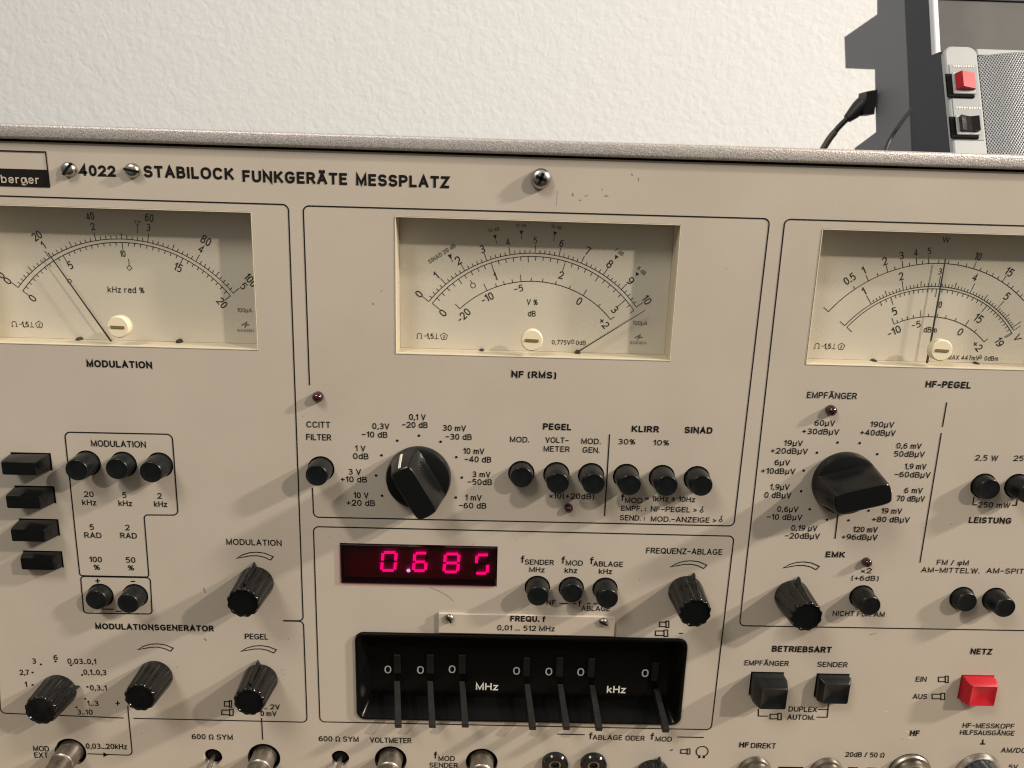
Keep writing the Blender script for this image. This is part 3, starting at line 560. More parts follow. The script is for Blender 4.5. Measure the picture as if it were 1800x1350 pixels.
B = .022
TX = [('4022', 171, 300, 64, 19.5, B), ('STABILOCK', 332, 303.5, 158, 21, B), ('FUNKGERÄTE', 518.5, 312, 184, 21, B), ('MESSPLATZ', 708, 318, 164, 21, B),
 ('MODULATION', 210, 640, 115, 12.5, B), ('NF (RMS)', 938.5, 658.5, 79, 12, B), ('HF-PEGEL', 1667, 676, 80, 12, B), ('PEGEL', 979.5, 750, 50, 11.5, B), ('KLIRR', 1134.5, 754, 48, 11.5, B),
 ('SINAD', 1228, 756, 49, 11.5, B), ('MODULATIONSGENERATOR', 272, 1102.5, 208, 10.5, B), ('LEISTUNG', 1740.5, 914.5, 75, 10.8, B), ('EMK', 1468.5, 974.5, 34, 10.5, B),
 ('BETRIEBSART', 1409.5, 1141, 105, 10.8, B), ('NETZ', 1725, 1145, 38, 10.5, B), ('HF', 1608, 1288.5, 17, 10, B), ('HF', 1308, 1309, 17, 9.5, B),
 ('DIREKT', 1342, 1310.5, 44, 9.5), ('EMPFÄNGER', 1462.5, 695, 88, 11.3), ('MODULATION', 208.5, 780, 96, 11.3), ('20', 156.3, 868.4, 17, 10), ('kHz', 156.9, 883, 25, 10), ('5', 218.7, 870, 7.5, 10),
 ('kHz', 220.4, 884.3, 24, 10), ('2', 280.8, 871.3, 7.5, 10), ('kHz', 282.5, 885.8, 23, 10), ('5', 161.5, 926.2, 7.5, 10), ('RAD', 163.5, 940.6, 30, 10), ('2', 224.2, 927, 7.5, 10), ('RAD', 226.2, 941.3, 29, 10),
 ('100', 168.4, 983.1, 22, 10), ('%', 170.4, 996.8, 11, 9.5), ('50', 229.7, 984, 17, 10), ('%', 230.5, 997.8, 11, 9.5), ('MODULATION', 446.6, 953.1, 97, 10.5), ('PEGEL', 451.1, 1118.7, 41, 10),
 ('6', 98, 1155.4, 7, 9.5), ('3', 60, 1161.6, 7, 9.5), ('0,03..0,1', 144, 1162.2, 50, 9.5), ('2,7', 43, 1181.5, 16, 9.5), ('0,1..0,3', 167, 1181.5, 40, 9.5), ('1', 45.7, 1202.7, 4, 9.5), ('0,3..1', 173, 1208.8, 29, 9.5),
 ('1..3', 163.3, 1236, 20, 9), ('3..10', 149.3, 1251.5, 27, 9), ('MOD', 72.5, 1315.6, 28, 9.5), ('EXT', 72.5, 1327, 24, 9.5), ('0,03...20kHz', 187.3, 1311.6, 72, 9.5), ('600 Ω SYM', 373.4, 1295, 72, 9.3),
 ('600 Ω SYM', 595.6, 1298.6, 70, 9.3), ('VOLTMETER', 687, 1301, 73, 9.3), ('MOD', 785.2, 1333, 29, 9), ('SENDER', 780, 1344.8, 50, 9), ('.. 2V', 478.7, 1242.2, 27, 9), ('mV', 477.6, 1254, 18, 9), ('0', 461.4, 1254, 6, 9),
 ('CCITT', 559.7, 746.2, 42, 11), ('FILTER', 560.4, 768.3, 44, 11), ('0,1 V', 733.8, 732.9, 29, 10.5), ('–20 dB', 729.4, 746.6, 45, 10.5), ('0,3V', 669.6, 749, 30, 10.5), ('–10 dB', 658.7, 763.7, 45, 10.5),
 ('30 mV', 798.7, 752.2, 41, 10.5), ('–30 dB', 806.4, 767.6, 46, 10.5), ('1 V', 633.5, 788, 18, 10.5), ('0dB', 634.4, 801.7, 27, 10.5), ('10 mV', 833, 792.8, 37, 10.5), ('–40 dB', 840.2, 807.3, 47, 10.5),
 ('3 V', 623.7, 829.2, 22, 10.3), ('+10 dB', 622, 842.3, 46, 10.3), ('3 mV', 846.3, 833.7, 32, 10.3), ('–50dB', 843.5, 847, 43, 10.3), ('10 V', 634.6, 870.3, 26, 10.3), ('+20 dB', 634.2, 883.8, 50, 10.3),
 ('1 mV', 832.3, 874.5, 29, 10.3), ('–60 dB', 830.9, 888.5, 48, 10.3), ('MOD.', 913.4, 772.4, 34, 10), ('VOLT–', 979.3, 773.4, 41, 10), ('METER', 978.6, 789, 46, 10), ('MOD.', 1038.9, 775.4, 34, 10), ('GEN.', 1039.1, 790.8, 30, 10),
 ('30%', 1101.8, 776.2, 30, 9.8), ('10%', 1162.3, 778, 28, 9.8), ('×10(+20dB)', 1004.9, 871.8, 79, 9.8), ('MOD', 1113.8, 879.5, 31, 9.5), ('= 1kHz ± 10Hz', 1178.2, 876.9, 88, 9.3),
 ('EMPF. :', 1113.8, 893.5, 44, 9.3), ('NF–PEGEL >', 1184.5, 895.2, 81, 9.3), ('SEND. :', 1111.7, 910.1, 44, 9.3), ('MOD.–ANZEIGE >', 1201.7, 913, 115, 9.3),
 ('SENDER', 948.3, 988, 51, 9.3), ('MHz', 944, 1001, 27, 9.3), ('MOD', 1009.7, 989.3, 30, 9.3), ('khz', 1003.7, 1002.4, 22, 9.3), ('ABLAGE', 1069.2, 991.2, 52, 9.3), ('kHz', 1064.4, 1004, 23, 9.3),
 ('FREQUENZ–ABLAGE', 1203, 968.8, 134, 10.2), ('NF', 968.9, 1058.6, 16, 8.8), ('ABLAGE', 1047.2, 1069.3, 51, 8.8),
 ('ABLAGE', 1068, 1296, 52, 8.8), ('ODER', 1116.4, 1297.2, 34, 8.8), ('MOD', 1166.8, 1298.8, 29, 8.8),
 ('60µV', 1449.9, 743.4, 36, 10.2), ('+30dBµV', 1442.6, 758.4, 65, 10.2), ('190µV', 1550.7, 746, 42, 10.2), ('+40dBµV', 1543.2, 760.5, 62, 10.2), ('19µV', 1394.7, 778.7, 33, 10.2), ('+20dBµV', 1387.5, 792.5, 65, 10.2),
 ('0,6 mV', 1597.8, 783.6, 44, 10.2), ('50dBµV', 1598.4, 798, 54, 10.2), ('6µV', 1375.3, 812.8, 27, 10.2), ('+10dBµV', 1368, 827.8, 60, 10.2), ('1,9 mV', 1609.3, 819.7, 38, 10.2), ('–60dBµV', 1604.1, 834.1, 63, 10.2),
 ('1,9µV', 1370.7, 855.8, 34, 10.2), ('0 dBµV', 1367.2, 870.2, 47, 10.2), ('6 mV', 1605.9, 861.9, 32, 10.2), ('70 dBµV', 1600.7, 876.3, 50, 10.2), ('0,6µV', 1384.6, 894.8, 37, 10), ('–10 dBµV', 1379, 908.7, 62, 10),
 ('19 mV', 1567.5, 898, 36, 10), ('+80 dBµV', 1566, 913, 66, 10), ('0,19 µV', 1413.8, 928, 46, 10), ('–20dBµV', 1410.6, 941.9, 61, 10), ('120 mV', 1521.2, 930.6, 43, 10), ('+96dBµV', 1511.1, 943.9, 63, 10),
 ('×2', 1523, 1002.9, 18, 9.3), ('(+6dB)', 1520.6, 1016, 48, 9.3), ('NICHT FÜR AM', 1509.3, 1078.8, 92, 9), ('FM / φM', 1674.9, 988.6, 56, 9.3), ('AM–MITTELW.', 1671, 1002.3, 103, 9.3), ('AM–SPITZE', 1777, 1003.6, 86, 9.3),
 ('2,5 W', 1734.4, 804.7, 40, 9.8), ('25 W', 1800, 805.6, 36, 9.8), ('250 mW', 1747.4, 887.6, 57, 9.5), ('EMPFÄNGER', 1347.7, 1165.4, 78, 9.2), ('SENDER', 1463.5, 1167.8, 53, 9.2), ('DUPLEX', 1411.2, 1246.4, 50, 9.2),
 ('AUTOM.', 1408, 1260.5, 48, 9.2), ('EIN', 1619.3, 1193.6, 19, 9.2), ('AUS', 1617.2, 1224, 25, 9.2), ('HF–MESSKOPF', 1737.7, 1275.6, 91, 8.8), ('HILFSAUSGÄNGE', 1735.6, 1287.8, 96, 8.8), ('AM/DC', 1782, 1318.6, 44, 8.8),
 ('5V', 1781, 1348, 16, 8.8), ('20dB / 50 Ω', 1520.6, 1326.4, 69, 8.8),
 ('f', 1094.6, 873.8, 6.5, 13, .004), ('f', 919, 982.6, 6.5, 13, .004), ('f', 990.4, 984, 6.5, 13, .004), ('f', 1040.5, 985, 6.5, 13, .004), ('f', 1019.3, 1060.5, 6.5, 11, .004), ('f', 1038.8, 1292.8, 6.5, 12, .004), ('f', 1146.8, 1294, 6.5, 12, .004), ('f', 766, 1327, 6.5, 12.5, .004)]
for t in TX:
    ptext(leg, t[0], t[1], t[2], t[3], t[4], IY, t[5] if len(t) > 5 else .004, space=1.15 if len(t) > 5 else 1.08)

# maker's plate at the left edge
bp_ = bmesh.new(); bq = [at(*p) for p in ((-110, 263.5), (82, 267.5), (88, 329.5), (-110, 326))]
poly(bp_, [(bq[0].x, bq[1].z), (bq[1].x + .0002, bq[1].z), (bq[1].x + .0002, at(83, 299).z), (bq[0].x, at(83, 299).z)], -.0002)
plate_pale = bp_
bk = bmesh.new(); zt_, zm, zb = at(82, 267.2).z, at(84.5, 298.5).z, at(88, 329.3).z; xR = at(85, 298).x; xL = xR - .05
box(bk, xL, xR, -.00025, -.00005, zb, zm)
quadstrip(bk, [(xL, zm), (xL, zt_), (xR - .0002, zt_), (xR - .0002, zm)], .0005, -.00026)
plate_pale.free()
brand = link('maker_plate', bk, M['ink'], T)
bt = bmesh.new(); c = at(26, 314)
ptext(bt, 'Schlumberger', 0, 314.2, 139, 14.5, -.0004, .006)
# meters -------------------------------------------------------------
DY = .0115                      # depth of the dial face
def radial(c, p): return math.atan2(p.z - c[1], p.x - c[0])
def circle3(p1, p2, p3):
    ax, ay, bx, by, cx, cy = p1.x, p1.z, p2.x, p2.z, p3.x, p3.z
    d = 2 * (ax * (by - cy) + bx * (cy - ay) + cx * (ay - by))
    ux = ((ax * ax + ay * ay) * (by - cy) + (bx * bx + by * by) * (cy - ay) + (cx * cx + cy * cy) * (ay - by)) / d
    uy = ((ax * ax + ay * ay) * (cx - bx) + (bx * bx + by * by) * (ax - cx) + (cx * cx + cy * cy) * (bx - ax)) / d
    return (ux, uy), math.hypot(ax - ux, ay - uy)
DIY = DY - .0001
class Arc:
    def __init__(s, bm, p1, p2, p3, w=.00030):
        s.bm = bm; P = [at(*p, DY) for p in (p1, p2, p3)]; s.c, s.r = circle3(*P)
        a, b = radial(s.c, P[0]), radial(s.c, P[2]); s.a, s.b = a, b
        quadstrip(bm, [s.pt(a + (b - a) * k / 60, s.r) for k in range(61)], w, DIY)
    def pt(s, a, r): return (s.c[0] + r * math.cos(a), s.c[1] + r * math.sin(a))
    def ang(s, px, py): return radial(s.c, at(px, py, DY))
    def tick(s, a, L, w=.00028): quadstrip(s.bm, [s.pt(a, s.r), s.pt(a, s.r + L)], w, DIY)
    def scale(s, marks, sub, L, Ls, Lm=None, ends=True):
        """marks: pixel positions of the numbered ticks; sub ticks between"""
        A = [s.ang(*m_) for m_ in marks]
        for i, a in enumerate(A):
            s.tick(a, L)
            if i + 1 < len(A):
                for k in range(1, sub): s.tick(a + (A[i + 1] - a) * k / sub, Lm if (Lm and k * 2 == sub) else Ls)
def z1(x, y): return (x / 3, 200 + y / 3)
def z2(x, y): return (500 + x / 3, 200 + y / 3)
def z3(x, y): return (1000 + x / 3.375, 250 + y / 3.375)
def z4(x, y): return (1350 + x / 3.858, 350 + y / 3.858)
def dtext(bm, arc, s, p, w, h, bold=0, radial_=True, rot=None):
    a = (arc.ang(*p) - math.pi / 2) if radial_ else 0.0
    if rot is not None: a = rot
    ptext(bm, s, p[0], p[1], w * (.86 if radial_ else .96), h * .92, DIY, bold, DY, a, 1.05, weight=.2 if bold else .13)
def dial_symbols(bm, p):
    c = at(*p, DY); u = .00024
    x0 = c.x - .0052
    quadstrip(bm, [(x0 - .0001, c.z - .0011), (x0 - .0001, c.z + .0006), (x0 + .0003, c.z + .0011), (x0 + .0013, c.z + .0011), (x0 + .0017, c.z + .0006), (x0 + .0017, c.z - .0011)], u, DIY)
    quadstrip(bm, [(x0 - .0005, c.z - .0011), (x0 + .0003, c.z - .0011)], u, DIY); quadstrip(bm, [(x0 + .0013, c.z - .0011), (x0 + .0021, c.z - .0011)], u, DIY)
    quadstrip(bm, [(x0 + .0028, c.z), (x0 + .0041, c.z)], u, DIY)
    text(bm, '1,5', c.x + .0003, c.z, .0030, .0024, DIY, 0)
    quadstrip(bm, [(c.x + .0031, c.z + .0012), (c.x + .0031, c.z - .0011)], u, DIY); quadstrip(bm, [(c.x + .0021, c.z - .0011), (c.x + .0041, c.z - .0011)], u, DIY)
    for R in (.0016,):
        quadstrip(bm, [(c.x + .0063 + R * math.sin(2 * math.pi * i / 5), c.z + R * math.cos(2 * math.pi * i / 5)) for i in range(5)], u, DIY, True)
    text(bm, '2', c.x + .0063, c.z - .0001, .0008, .0013, DIY, 0)
def tri(bm, tip, base, wpx=8, filled=True, tail=None):
    p = at(*tip, DY); q = at(*base, DY); d = Vector((q.x - p.x, q.z - p.z)); n = Vector((-d.y, d.x)).normalized() * (wpx * .00012)
    pts = [(p.x, p.z), (q.x + n.x, q.z + n.y), (q.x - n.x, q.z - n.y)]
    if filled: poly(bm, pts, DIY)
    else: quadstrip(bm, pts, .00024, DIY, True)
    if tail: t = at(*tail, DY); quadstrip(bm, [(p.x, p.z), (t.x, t.z)], .00026, DIY)
def maker_mark(bm, p_ua, p_arrow, p_name):
    ptext(bm, '100µA', p_ua[0], p_ua[1], 26, 7.5, DIY, 0, DY)
    c = at(*p_arrow, DY)
    quadstrip(bm, [(c.x - .0016, c.z - .0001), (c.x + .0006, c.z + .0012), (c.x + .0002, c.z + .0001), (c.x + .0018, c.z + .0003)], .00055, DIY)
    quadstrip(bm, [(c.x + .0002, c.z + .0001), (c.x - .0003, c.z - .0013)], .0004, DIY)
    ptext(bm, 'GOSSEN', p_name[0], p_name[1], 29, 4.6, DIY, .01, DY)

def make_meter(rect, label, draw, screw_px, needle_px, stops_px, nw=1.0):
    x0, x1, z0, z1 = rect; e = .0001; th = .0003
    bm = bmesh.new()       # cream frame: four walls of the recess
    yf, yb = -.0002, DY + .001
    outer = [(x0 + e, z0 + e), (x1 - e, z0 + e), (x1 - e, z1 - e), (x0 + e, z1 - e)]
    inner = [(x0 + e + th, z0 + e + th), (x1 - e - th, z0 + e + th), (x1 - e - th, z1 - e - th), (x0 + e + th, z1 - e - th)]
    vo = [[bm.verts.new((a, y, b)) for a, b in outer] for y in (yf, yb)]; vi = [[bm.verts.new((a, y, b)) for a, b in inner] for y in (yf, yb)]
    for i in range(4):
        j = (i + 1) % 4
        bm.faces.new((vo[0][i], vo[0][j], vi[0][j], vi[0][i])); bm.faces.new((vi[0][i], vi[0][j], vi[1][j], vi[1][i])); bm.faces.new((vo[0][i], vo[1][i], vo[1][j], vo[0][j]))
    fr = link('panel_meter', bm, M['cream'], T); fr['label'] = label
    bm = bmesh.new(); box(bm, x0 + .0005, x1 - .0005, DY, DY + .0008, z0 + .0005, z1 - .0005); link('dial_plate', bm, M['dial'], fr)
    bm = bmesh.new(); bg_ = bmesh.new(); draw(bm, bg_)
    MK.append((bm, bg_, fr))
    # needle: a thin blade, its pivot below the window
    ny = DY - .0028; a = at(*needle_px[0], ny); b = at(*needle_px[1], ny); a = a + (a - b) * .06
    d = (b - a).normalized(); n = Vector((-d.z, 0, d.x))
    bm = bmesh.new(); rings = []
    for p, w in ((a, .00055), (a + (b - a) * .25, .0004), (b, .00024)):
        w *= nw; rings.append([p + n * w + Vector((0, -.00012, 0)), p - n * w + Vector((0, -.00012, 0)), p - n * w + Vector((0, .00012, 0)), p + n * w + Vector((0, .00012, 0))])
    loft(bm, rings); link('needle', bm, M['needle'], fr)
    for sp_ in stops_px:
        p = at(*sp_, DY - .0024); bm = bmesh.new(); lathe(bm, [(.0011, -.0022), (.0011, 0), (.0007, .0008)], 14); link('needle_stop', bm, M['needle'], fr, p, True)
    p = at(*screw_px, -.0016)
    bm = bmesh.new(); lathe(bm, [(.0043, -.0040), (.0046, -.0036), (.0046, -.0004), (.0042, 0)], 40)
    s = link('zero_screw', bm, M['screwcream'], fr, (p.x, -.0016, p.z), True)
    bm = bmesh.new(); box(bm, -.0028, .0028, -.0002, .0001, -.00055, .00055)
    so = link('screw_slot', bm, M['slot'], s) if False else link('screw_slot', bm, M['slot'], fr, (p.x, -.0017, p.z))
    so.rotation_euler = (0, math.radians(2), 0)
    bm = bmesh.new(); poly(bm, [(x0 + .0012, z0 + .0012), (x1 - .0012, z0 + .0012), (x1 - .0012, z1 - .0012), (x0 + .0012, z1 - .0012)], .001)
    # the screw passes through the window
    link('meter_window', bm, M['glass'], fr)
    return fr
MK = []
def draw_left(bm, g):
    u = Arc(bm, z1(97, 915), z1(640, 660), z1(1230, 945)); l = Arc(bm, z1(120, 935), z1(640, 678), z1(1215, 960))
    u.scale([z1(95, 915), z1(262, 760), z1(505, 662), z1(780, 672), z1(1035, 775), z1(1230, 945)], 10, .0034, .0014, .0024)
    l.scale([z1(122, 935), z1(335, 750), z1(645, 680), z1(965, 760), z1(1215, 960)], 10, -.0034, -.0014)
    for s, x, y, w, h in (('0', 40, 880, 7, 11), ('0', 5, 850, 7, 11), ('20', 195, 643, 14, 11.5), ('1', 228, 693, 4, 11), ('40', 475, 540, 14, 12.5), ('2', 490, 595, 7, 12), ('60', 787, 548, 15, 12.5), ('3', 783, 600, 7, 12),
                          ('80', 1087, 668, 15, 12), ('4', 1062, 712, 7, 11), ('100', 1322, 877, 19, 11), ('5', 1285, 908, 7, 10.5), ('0', 172, 972, 7, 11), ('5', 370, 798, 7, 11.5), ('10', 648, 738, 11, 12), ('15', 940, 810, 12, 12), ('20', 1172, 997, 14, 11)):
        dtext(bm, u, s, z1(x, y), w, h)
    dtext(bm, u, 'kHz rad %', z1(665, 928), 67, 11.5, radial_=False)
    tri(bm, z1(725, 592), z1(725, 566), 10, False, z1(725, 630))
    c = at(*z1(683, 812), DY); quadstrip(bm, [(c.x, c.z + .0011), (c.x + .0011, c.z), (c.x, c.z - .0011), (c.x - .0011, c.z)], .00026, DIY, True)
    t = at(*z1(683, 765), DY); quadstrip(bm, [(c.x, c.z + .0011), (c.x, t.z)], .00026, DIY)
    c = at(*z1(367, 882), DY); ring(bm, c.x, c.z, .0008, .00026, DIY)
    dial_symbols(bm, z1(130, 1110)); maker_mark(g, z1(1290, 1035), z1(1293, 1115), z1(1295, 1143))
def draw_mid(bm, g):
    u = Arc(bm, z2(762, 990), z2(1320, 735), z3(400, 978)); l = Arc(bm, z2(780, 1000), z2(1320, 752), z3(385, 998)); d = Arc(bm, z2(925, 1028), z2(1320, 883), z3(248, 1052))
    u.scale([z2(762, 990), z2(848, 895), z2(948, 822), z2(1066, 770), z2(1190, 738), z2(1322, 735), z2(1450, 742), z2(1573, 770), z3(207, 782), z3(312, 872), z3(400, 978)], 5, .0034, .0014)
    l.scale([z2(780, 1000), z2(1090, 786), z2(1483, 775), z3(335, 935)], 10, -.0044, -.0017, -.0026)
    l.tick(l.ang(*z3(358, 968)), -.0017); l.tick(l.b, -.002)
    L = {-20: (925, 1028), -10: (1072, 940)}
    for x, y, t in ((925, 1028, .0028), (1072, 940, .0034), (1120, 915, .0015), (1160, 900, .0015), (1203, 890, .0015), (1248, 885, .003), (1302, 880, .0015), (1362, 882, .0015), (1430, 897, .0015), (1503, 920, .0015), (1577, 955, .003), (1655, 1015, .0015)): d.tick(d.ang(*z2(x, y)), t)
    d.tick(d.b, .002)
    for s, x, y, w, h in (('0', 710, 950, 7, 11), ('1', 800, 853, 4, 11), ('2', 916, 773, 7.5, 12), ('3', 1044, 713, 7, 12), ('4', 1178, 675, 7, 12), ('5', 1323, 667, 7, 12.5), ('6', 1462, 683, 7, 12.5), ('7', 1600, 723, 7, 12), ('0', 836, 1050, 7, 11), ('1', 1112, 858, 4, 12), ('2', 1460, 850, 7.5, 12)):
        dtext(bm, u, s, z2(x, y), w, h)
    for s, x, y, w, h in (('8', 243, 722, 7.5, 11.5), ('9', 366, 822, 7.5, 11), ('10', 462, 935, 12, 11), ('3', 272, 992, 7, 10.5)): dtext(bm, u, s, z3(x, y), w, h)
    for s, x, y, w, h in (('-20', 945, 1062, 21, 10.5), ('-10', 1070, 970, 19, 11), ('-5', 1235, 920, 16, 11.5), ('0', 1555, 988, 7, 11)): dtext(bm, d, s, z2(x, y), w, h)
    dtext(bm, d, '+2', z3(208, 1072), 15, 10)
    for tip, base, tail in ((z2(882, 768), z2(870, 742), z2(888, 782)), (z2(1114, 662), z2(1109, 640), z2(1120, 685)), (z2(1250, 640), z2(1249, 616), z2(1252, 663)), (z2(1423, 645), z2(1428, 622), z2(1420, 670)), (z3(272, 695), z3(286, 674), None), (z3(396, 796), z3(408, 775), None)):
        tri(bm, tip, base, 7, True, tail)
    dtext(g, u, 'SINAD 20 dB', z2(830, 737), 47, 6, .012, rot=math.radians(34)); dtext(g, u, '14 dB', z2(1103, 612), 20, 6, .012, rot=math.radians(12)); dtext(g, u, '12 dB', z2(1247, 590), 20, 6, .012, False); dtext(g, u, '10 dB', z2(1434, 597), 19, 6, .012, rot=math.radians(-8))
    dtext(g, u, '7 dB', z3(300, 650), 15, 5.5, .012); dtext(g, u, '6 dB', z3(432, 762), 15, 5.5, .012)
    c = at(*z2(995, 905), DY); ring(bm, c.x, c.z, .00105, .00026, DIY); a = at(*z2(980, 877), DY); quadstrip(bm, [(c.x - .0004, c.z + .001), (a.x, a.z)], .00026, DIY)
    dtext(bm, u, 'V %', z2(1307, 993), 20, 11, radial_=False); dtext(bm, u, 'dB', z2(1305, 1053), 14, 11, radial_=False)
    dtext(bm, u, '0,775V   0dB', z2(1500, 1206), 62, 8.5, radial_=False)
    c = at(*z2(1519, 1206), DY)
    for k in (-1, 1): quadstrip(bm, [(c.x - .0009, c.z + k * .0003), (c.x + .0009, c.z + k * .0003)], .00024, DIY)
    quadstrip(bm, [(c.x - .0007, c.z + .0007), (c.x, c.z + .0013), (c.x + .0007, c.z + .0007)], .00024, DIY)
    dial_symbols(bm, z2(765, 1172)); maker_mark(g, z3(422, 1072), z3(412, 1160), z3(410, 1190))
def draw_right(bm, g):
    w_ = Arc(bm, z4(410, 763), z4(1150, 435), z4(1736, 690)); u = Arc(bm, z4(520, 858), z4(1140, 592), z4(1665, 890)); l = Arc(bm, z4(535, 870), z4(1140, 608), z4(1655, 912)); d = Arc(bm, z4(855, 848), z4(1110, 797), z4(1465, 968))
    for x, y, t in ((410, 763, .003), (588, 605, .0015), (680, 550, .003), (812, 492, .003), (915, 460, .003), (1008, 440, .003), (1088, 434, .003), (1395, 468, .003), (1590, 556, .003), (745, 518, .0014), (862, 475, .0014), (960, 450, .0014), (1048, 438, .0014), (1157, 435, .0014), (1222, 437, .0014), (1288, 442, .0014), (1345, 452, .0014), (1438, 483, .0014), (1480, 500, .0014), (1518, 522, .0014), (1555, 540, .0014), (1625, 580, .0014), (1650, 605, .0014), (1685, 635, .0014), (1712, 660, .0014)): w_.tick(w_.ang(*z4(x, y)), t)
    for s, x, y, w, h in (('0.5', 553, 540, 17, 11), ('1', 648, 483, 4, 11), ('2', 793, 420, 7, 12), ('3', 905, 383, 7, 12), ('4', 1002, 362, 7, 12), ('5', 1093, 352, 7, 12), ('10', 1425, 388, 11, 12), ('15', 1637, 493, 12, 11.5)): dtext(bm, w_, s, z4(x, y), w, h)
    dtext(bm, w_, 'W', z4(1208, 275), 14, 11, radial_=False)
    u.scale([z4(700, 712), z4(917, 610), z4(1157, 590), z4(1375, 625), z4(1560, 735), z4(1655, 872)], 10, .0046, .0014, .0026); u.tick(u.a, .003); u.tick(u.b, .0035); l.tick(l.a, -.003); l.tick(l.b, -.0032)
    l.scale([z4(835, 672), z4(1145, 608), z4(1485, 720), z4(1650, 905)], 10, -.0036, -.0015, -.0015); l.tick(l.ang(*z4(765, 705)), -.002); l.tick(l.ang(*z4(800, 685)), -.0014)
    for s, x, y, w, h in (('1', 650, 625, 4, 11), ('2', 903, 522, 7, 12), ('3', 1167, 490, 7, 12), ('4', 1405, 530, 7, 11.5), ('5', 1620, 658, 7, 11), ('V', 1692, 940, 9, 10), ('5', 858, 760, 7, 12), ('10', 1160, 715, 11, 12), ('15', 1428, 808, 12, 11.5), ('19', 1568, 970, 12, 11)): dtext(bm, u, s, z4(x, y), w, h)
    for s, x, y, w, h in (('-10', 855, 895, 20, 11), ('-5', 1005, 850, 15, 11), ('0', 1305, 900, 7, 10.5), ('+2', 1420, 995, 15, 10)): dtext(bm, d, s, z4(x, y), w, h)
    dtext(bm, d, 'dBm', z4(1100, 885), 24, 11, radial_=False)
    for x, y, t in ((855, 848, .003), (880, 838, .0014), (912, 825, .0014), (948, 815, .0014), (988, 806, .0014), (1035, 800, .003), (1088, 797, .0014), (1145, 800, .0014), (1203, 808, .0014), (1268, 825, .0014), (1338, 858, .003), (1398, 902, .0014)): d.tick(d.ang(*z4(x, y)), t)
    d.tick(d.b, .002)
    dtext(bm, d, 'MAX 447mV   0dBm', z4(1390, 1077), 93, 8.8, radial_=False)
    c = at(*z4(1437, 1077), DY)
    for k in (-1, 1): quadstrip(bm, [(c.x - .0009, c.z + k * .0003), (c.x + .0009, c.z + k * .0003)], .00024, DIY)
    quadstrip(bm, [(c.x - .0007, c.z + .0007), (c.x, c.z + .0013), (c.x + .0007, c.z + .0007)], .00024, DIY)
    dial_symbols(bm, z4(400, 997))
make_meter(ML, 'left meter marked kHz rad % with its needle at 1', draw_left, z1(620, 1125), (z1(590, 1205), z1(252, 732)), (z1(412, 1193), z1(940, 1203)), .75)
make_meter(MC, 'middle meter marked V % dB with its needle past full scale', draw_mid, z2(1305, 1195), ((1012, 621), (1134, 545.5)), (z2(1040, 1255), z2(1548, 1262)), .55)
make_meter(MR, 'right meter marked W and dBm with its needle upright', draw_right, z4(1180, 1027), (z4(1078, 1110), z4(1203, 408)), (z4(725, 1105), z4(1420, 1125)))

# ---- digital display
bm = bmesh.new(); a, b, c_, d = DS; box(bm, a + .0003, b - .0003, -.0008, .0004, c_ + .0003, d - .0003, .0003, 1)
disp = link('digital_display', bm, M['redglass'], T); disp['label'] = 'dark red display window with glowing digits 0.685'
bm = bmesh.new(); box(bm, a + .0002, b - .0002, .0054, .0064, c_ + .0002, d - .0002)
link('display_board', bm, mat('display_board', (.26, .07, .13), .6), disp)
bm = bmesh.new(); 
for q in ((a + .0001, a + .0006, c_, d), (b - .0006, b - .0001, c_, d), (a, b, c_ + .0001, c_ + .0006), (a, b, d - .0006, d - .0001)): box(bm, q[0], q[1], .0006, .0065, q[2], q[3])
link('display_tunnel', bm, M['dark'], disp)
def z5(x, y): return (540 + x / 4.5, 900 + y / 4.5)
GY = .0045
def digit(px, segs):
    """px: zoom rectangle left,right,top,bottom of the slanted digit"""
    l, r, t, bt_ = px; sl = 14
    def Pq(u, v):                       # u,v in 0..1
        p = at(*z5(l + sl * (1 - v) + u * (r - l - sl), t + v * (bt_ - t)), GY); return (p.x, p.z)
    lines = {'a': ((.14, .06), (.86, .06)), 'b': ((.92, .1), (.92, .45)), 'c': ((.92, .55), (.92, .9)), 'd': ((.14, .94), (.86, .94)), 'e': ((.08, .55), (.08, .9)), 'f': ((.08, .1), (.08, .45)), 'g': ((.16, .5), (.84, .5))}
    on = bmesh.new(); off = bmesh.new()
    for k, (p, q) in lines.items(): quadstrip(on if k in segs else off, [Pq(*p), Pq(*q)], .00132, GY if k in segs else GY + .0004)
    o = link('digit', on, M['lit'], disp)
    if len(off.verts): link('dark_segments', off, M['unlit'], disp)
    else: off.free()
digit((577, 715, 310, 472), 'abcdef'); digit((830, 957, 316, 474), 'acdefg'); digit((1070, 1213, 323, 484), 'abcdefg'); digit((1322, 1445, 330, 494), 'acdf')
p = at(*z5(801, 463), GY - .0003); bm = bmesh.new(); disc(bm, 0, 0, .0009, 0, 20); link('decimal_point', bm, M['litdot'], disp, (p.x, GY - .0003, p.z))
bm = bmesh.new()
for x, y in ((552, 457), (718, 462), (963, 468), (1045, 470), (1208, 470), (1450, 482)):
    q = at(*z5(x, y), GY + .0004); disc(bm, q.x, q.z, .0005, GY + .0004, 12)
link('dark_points', bm, M['unlit'], disp)

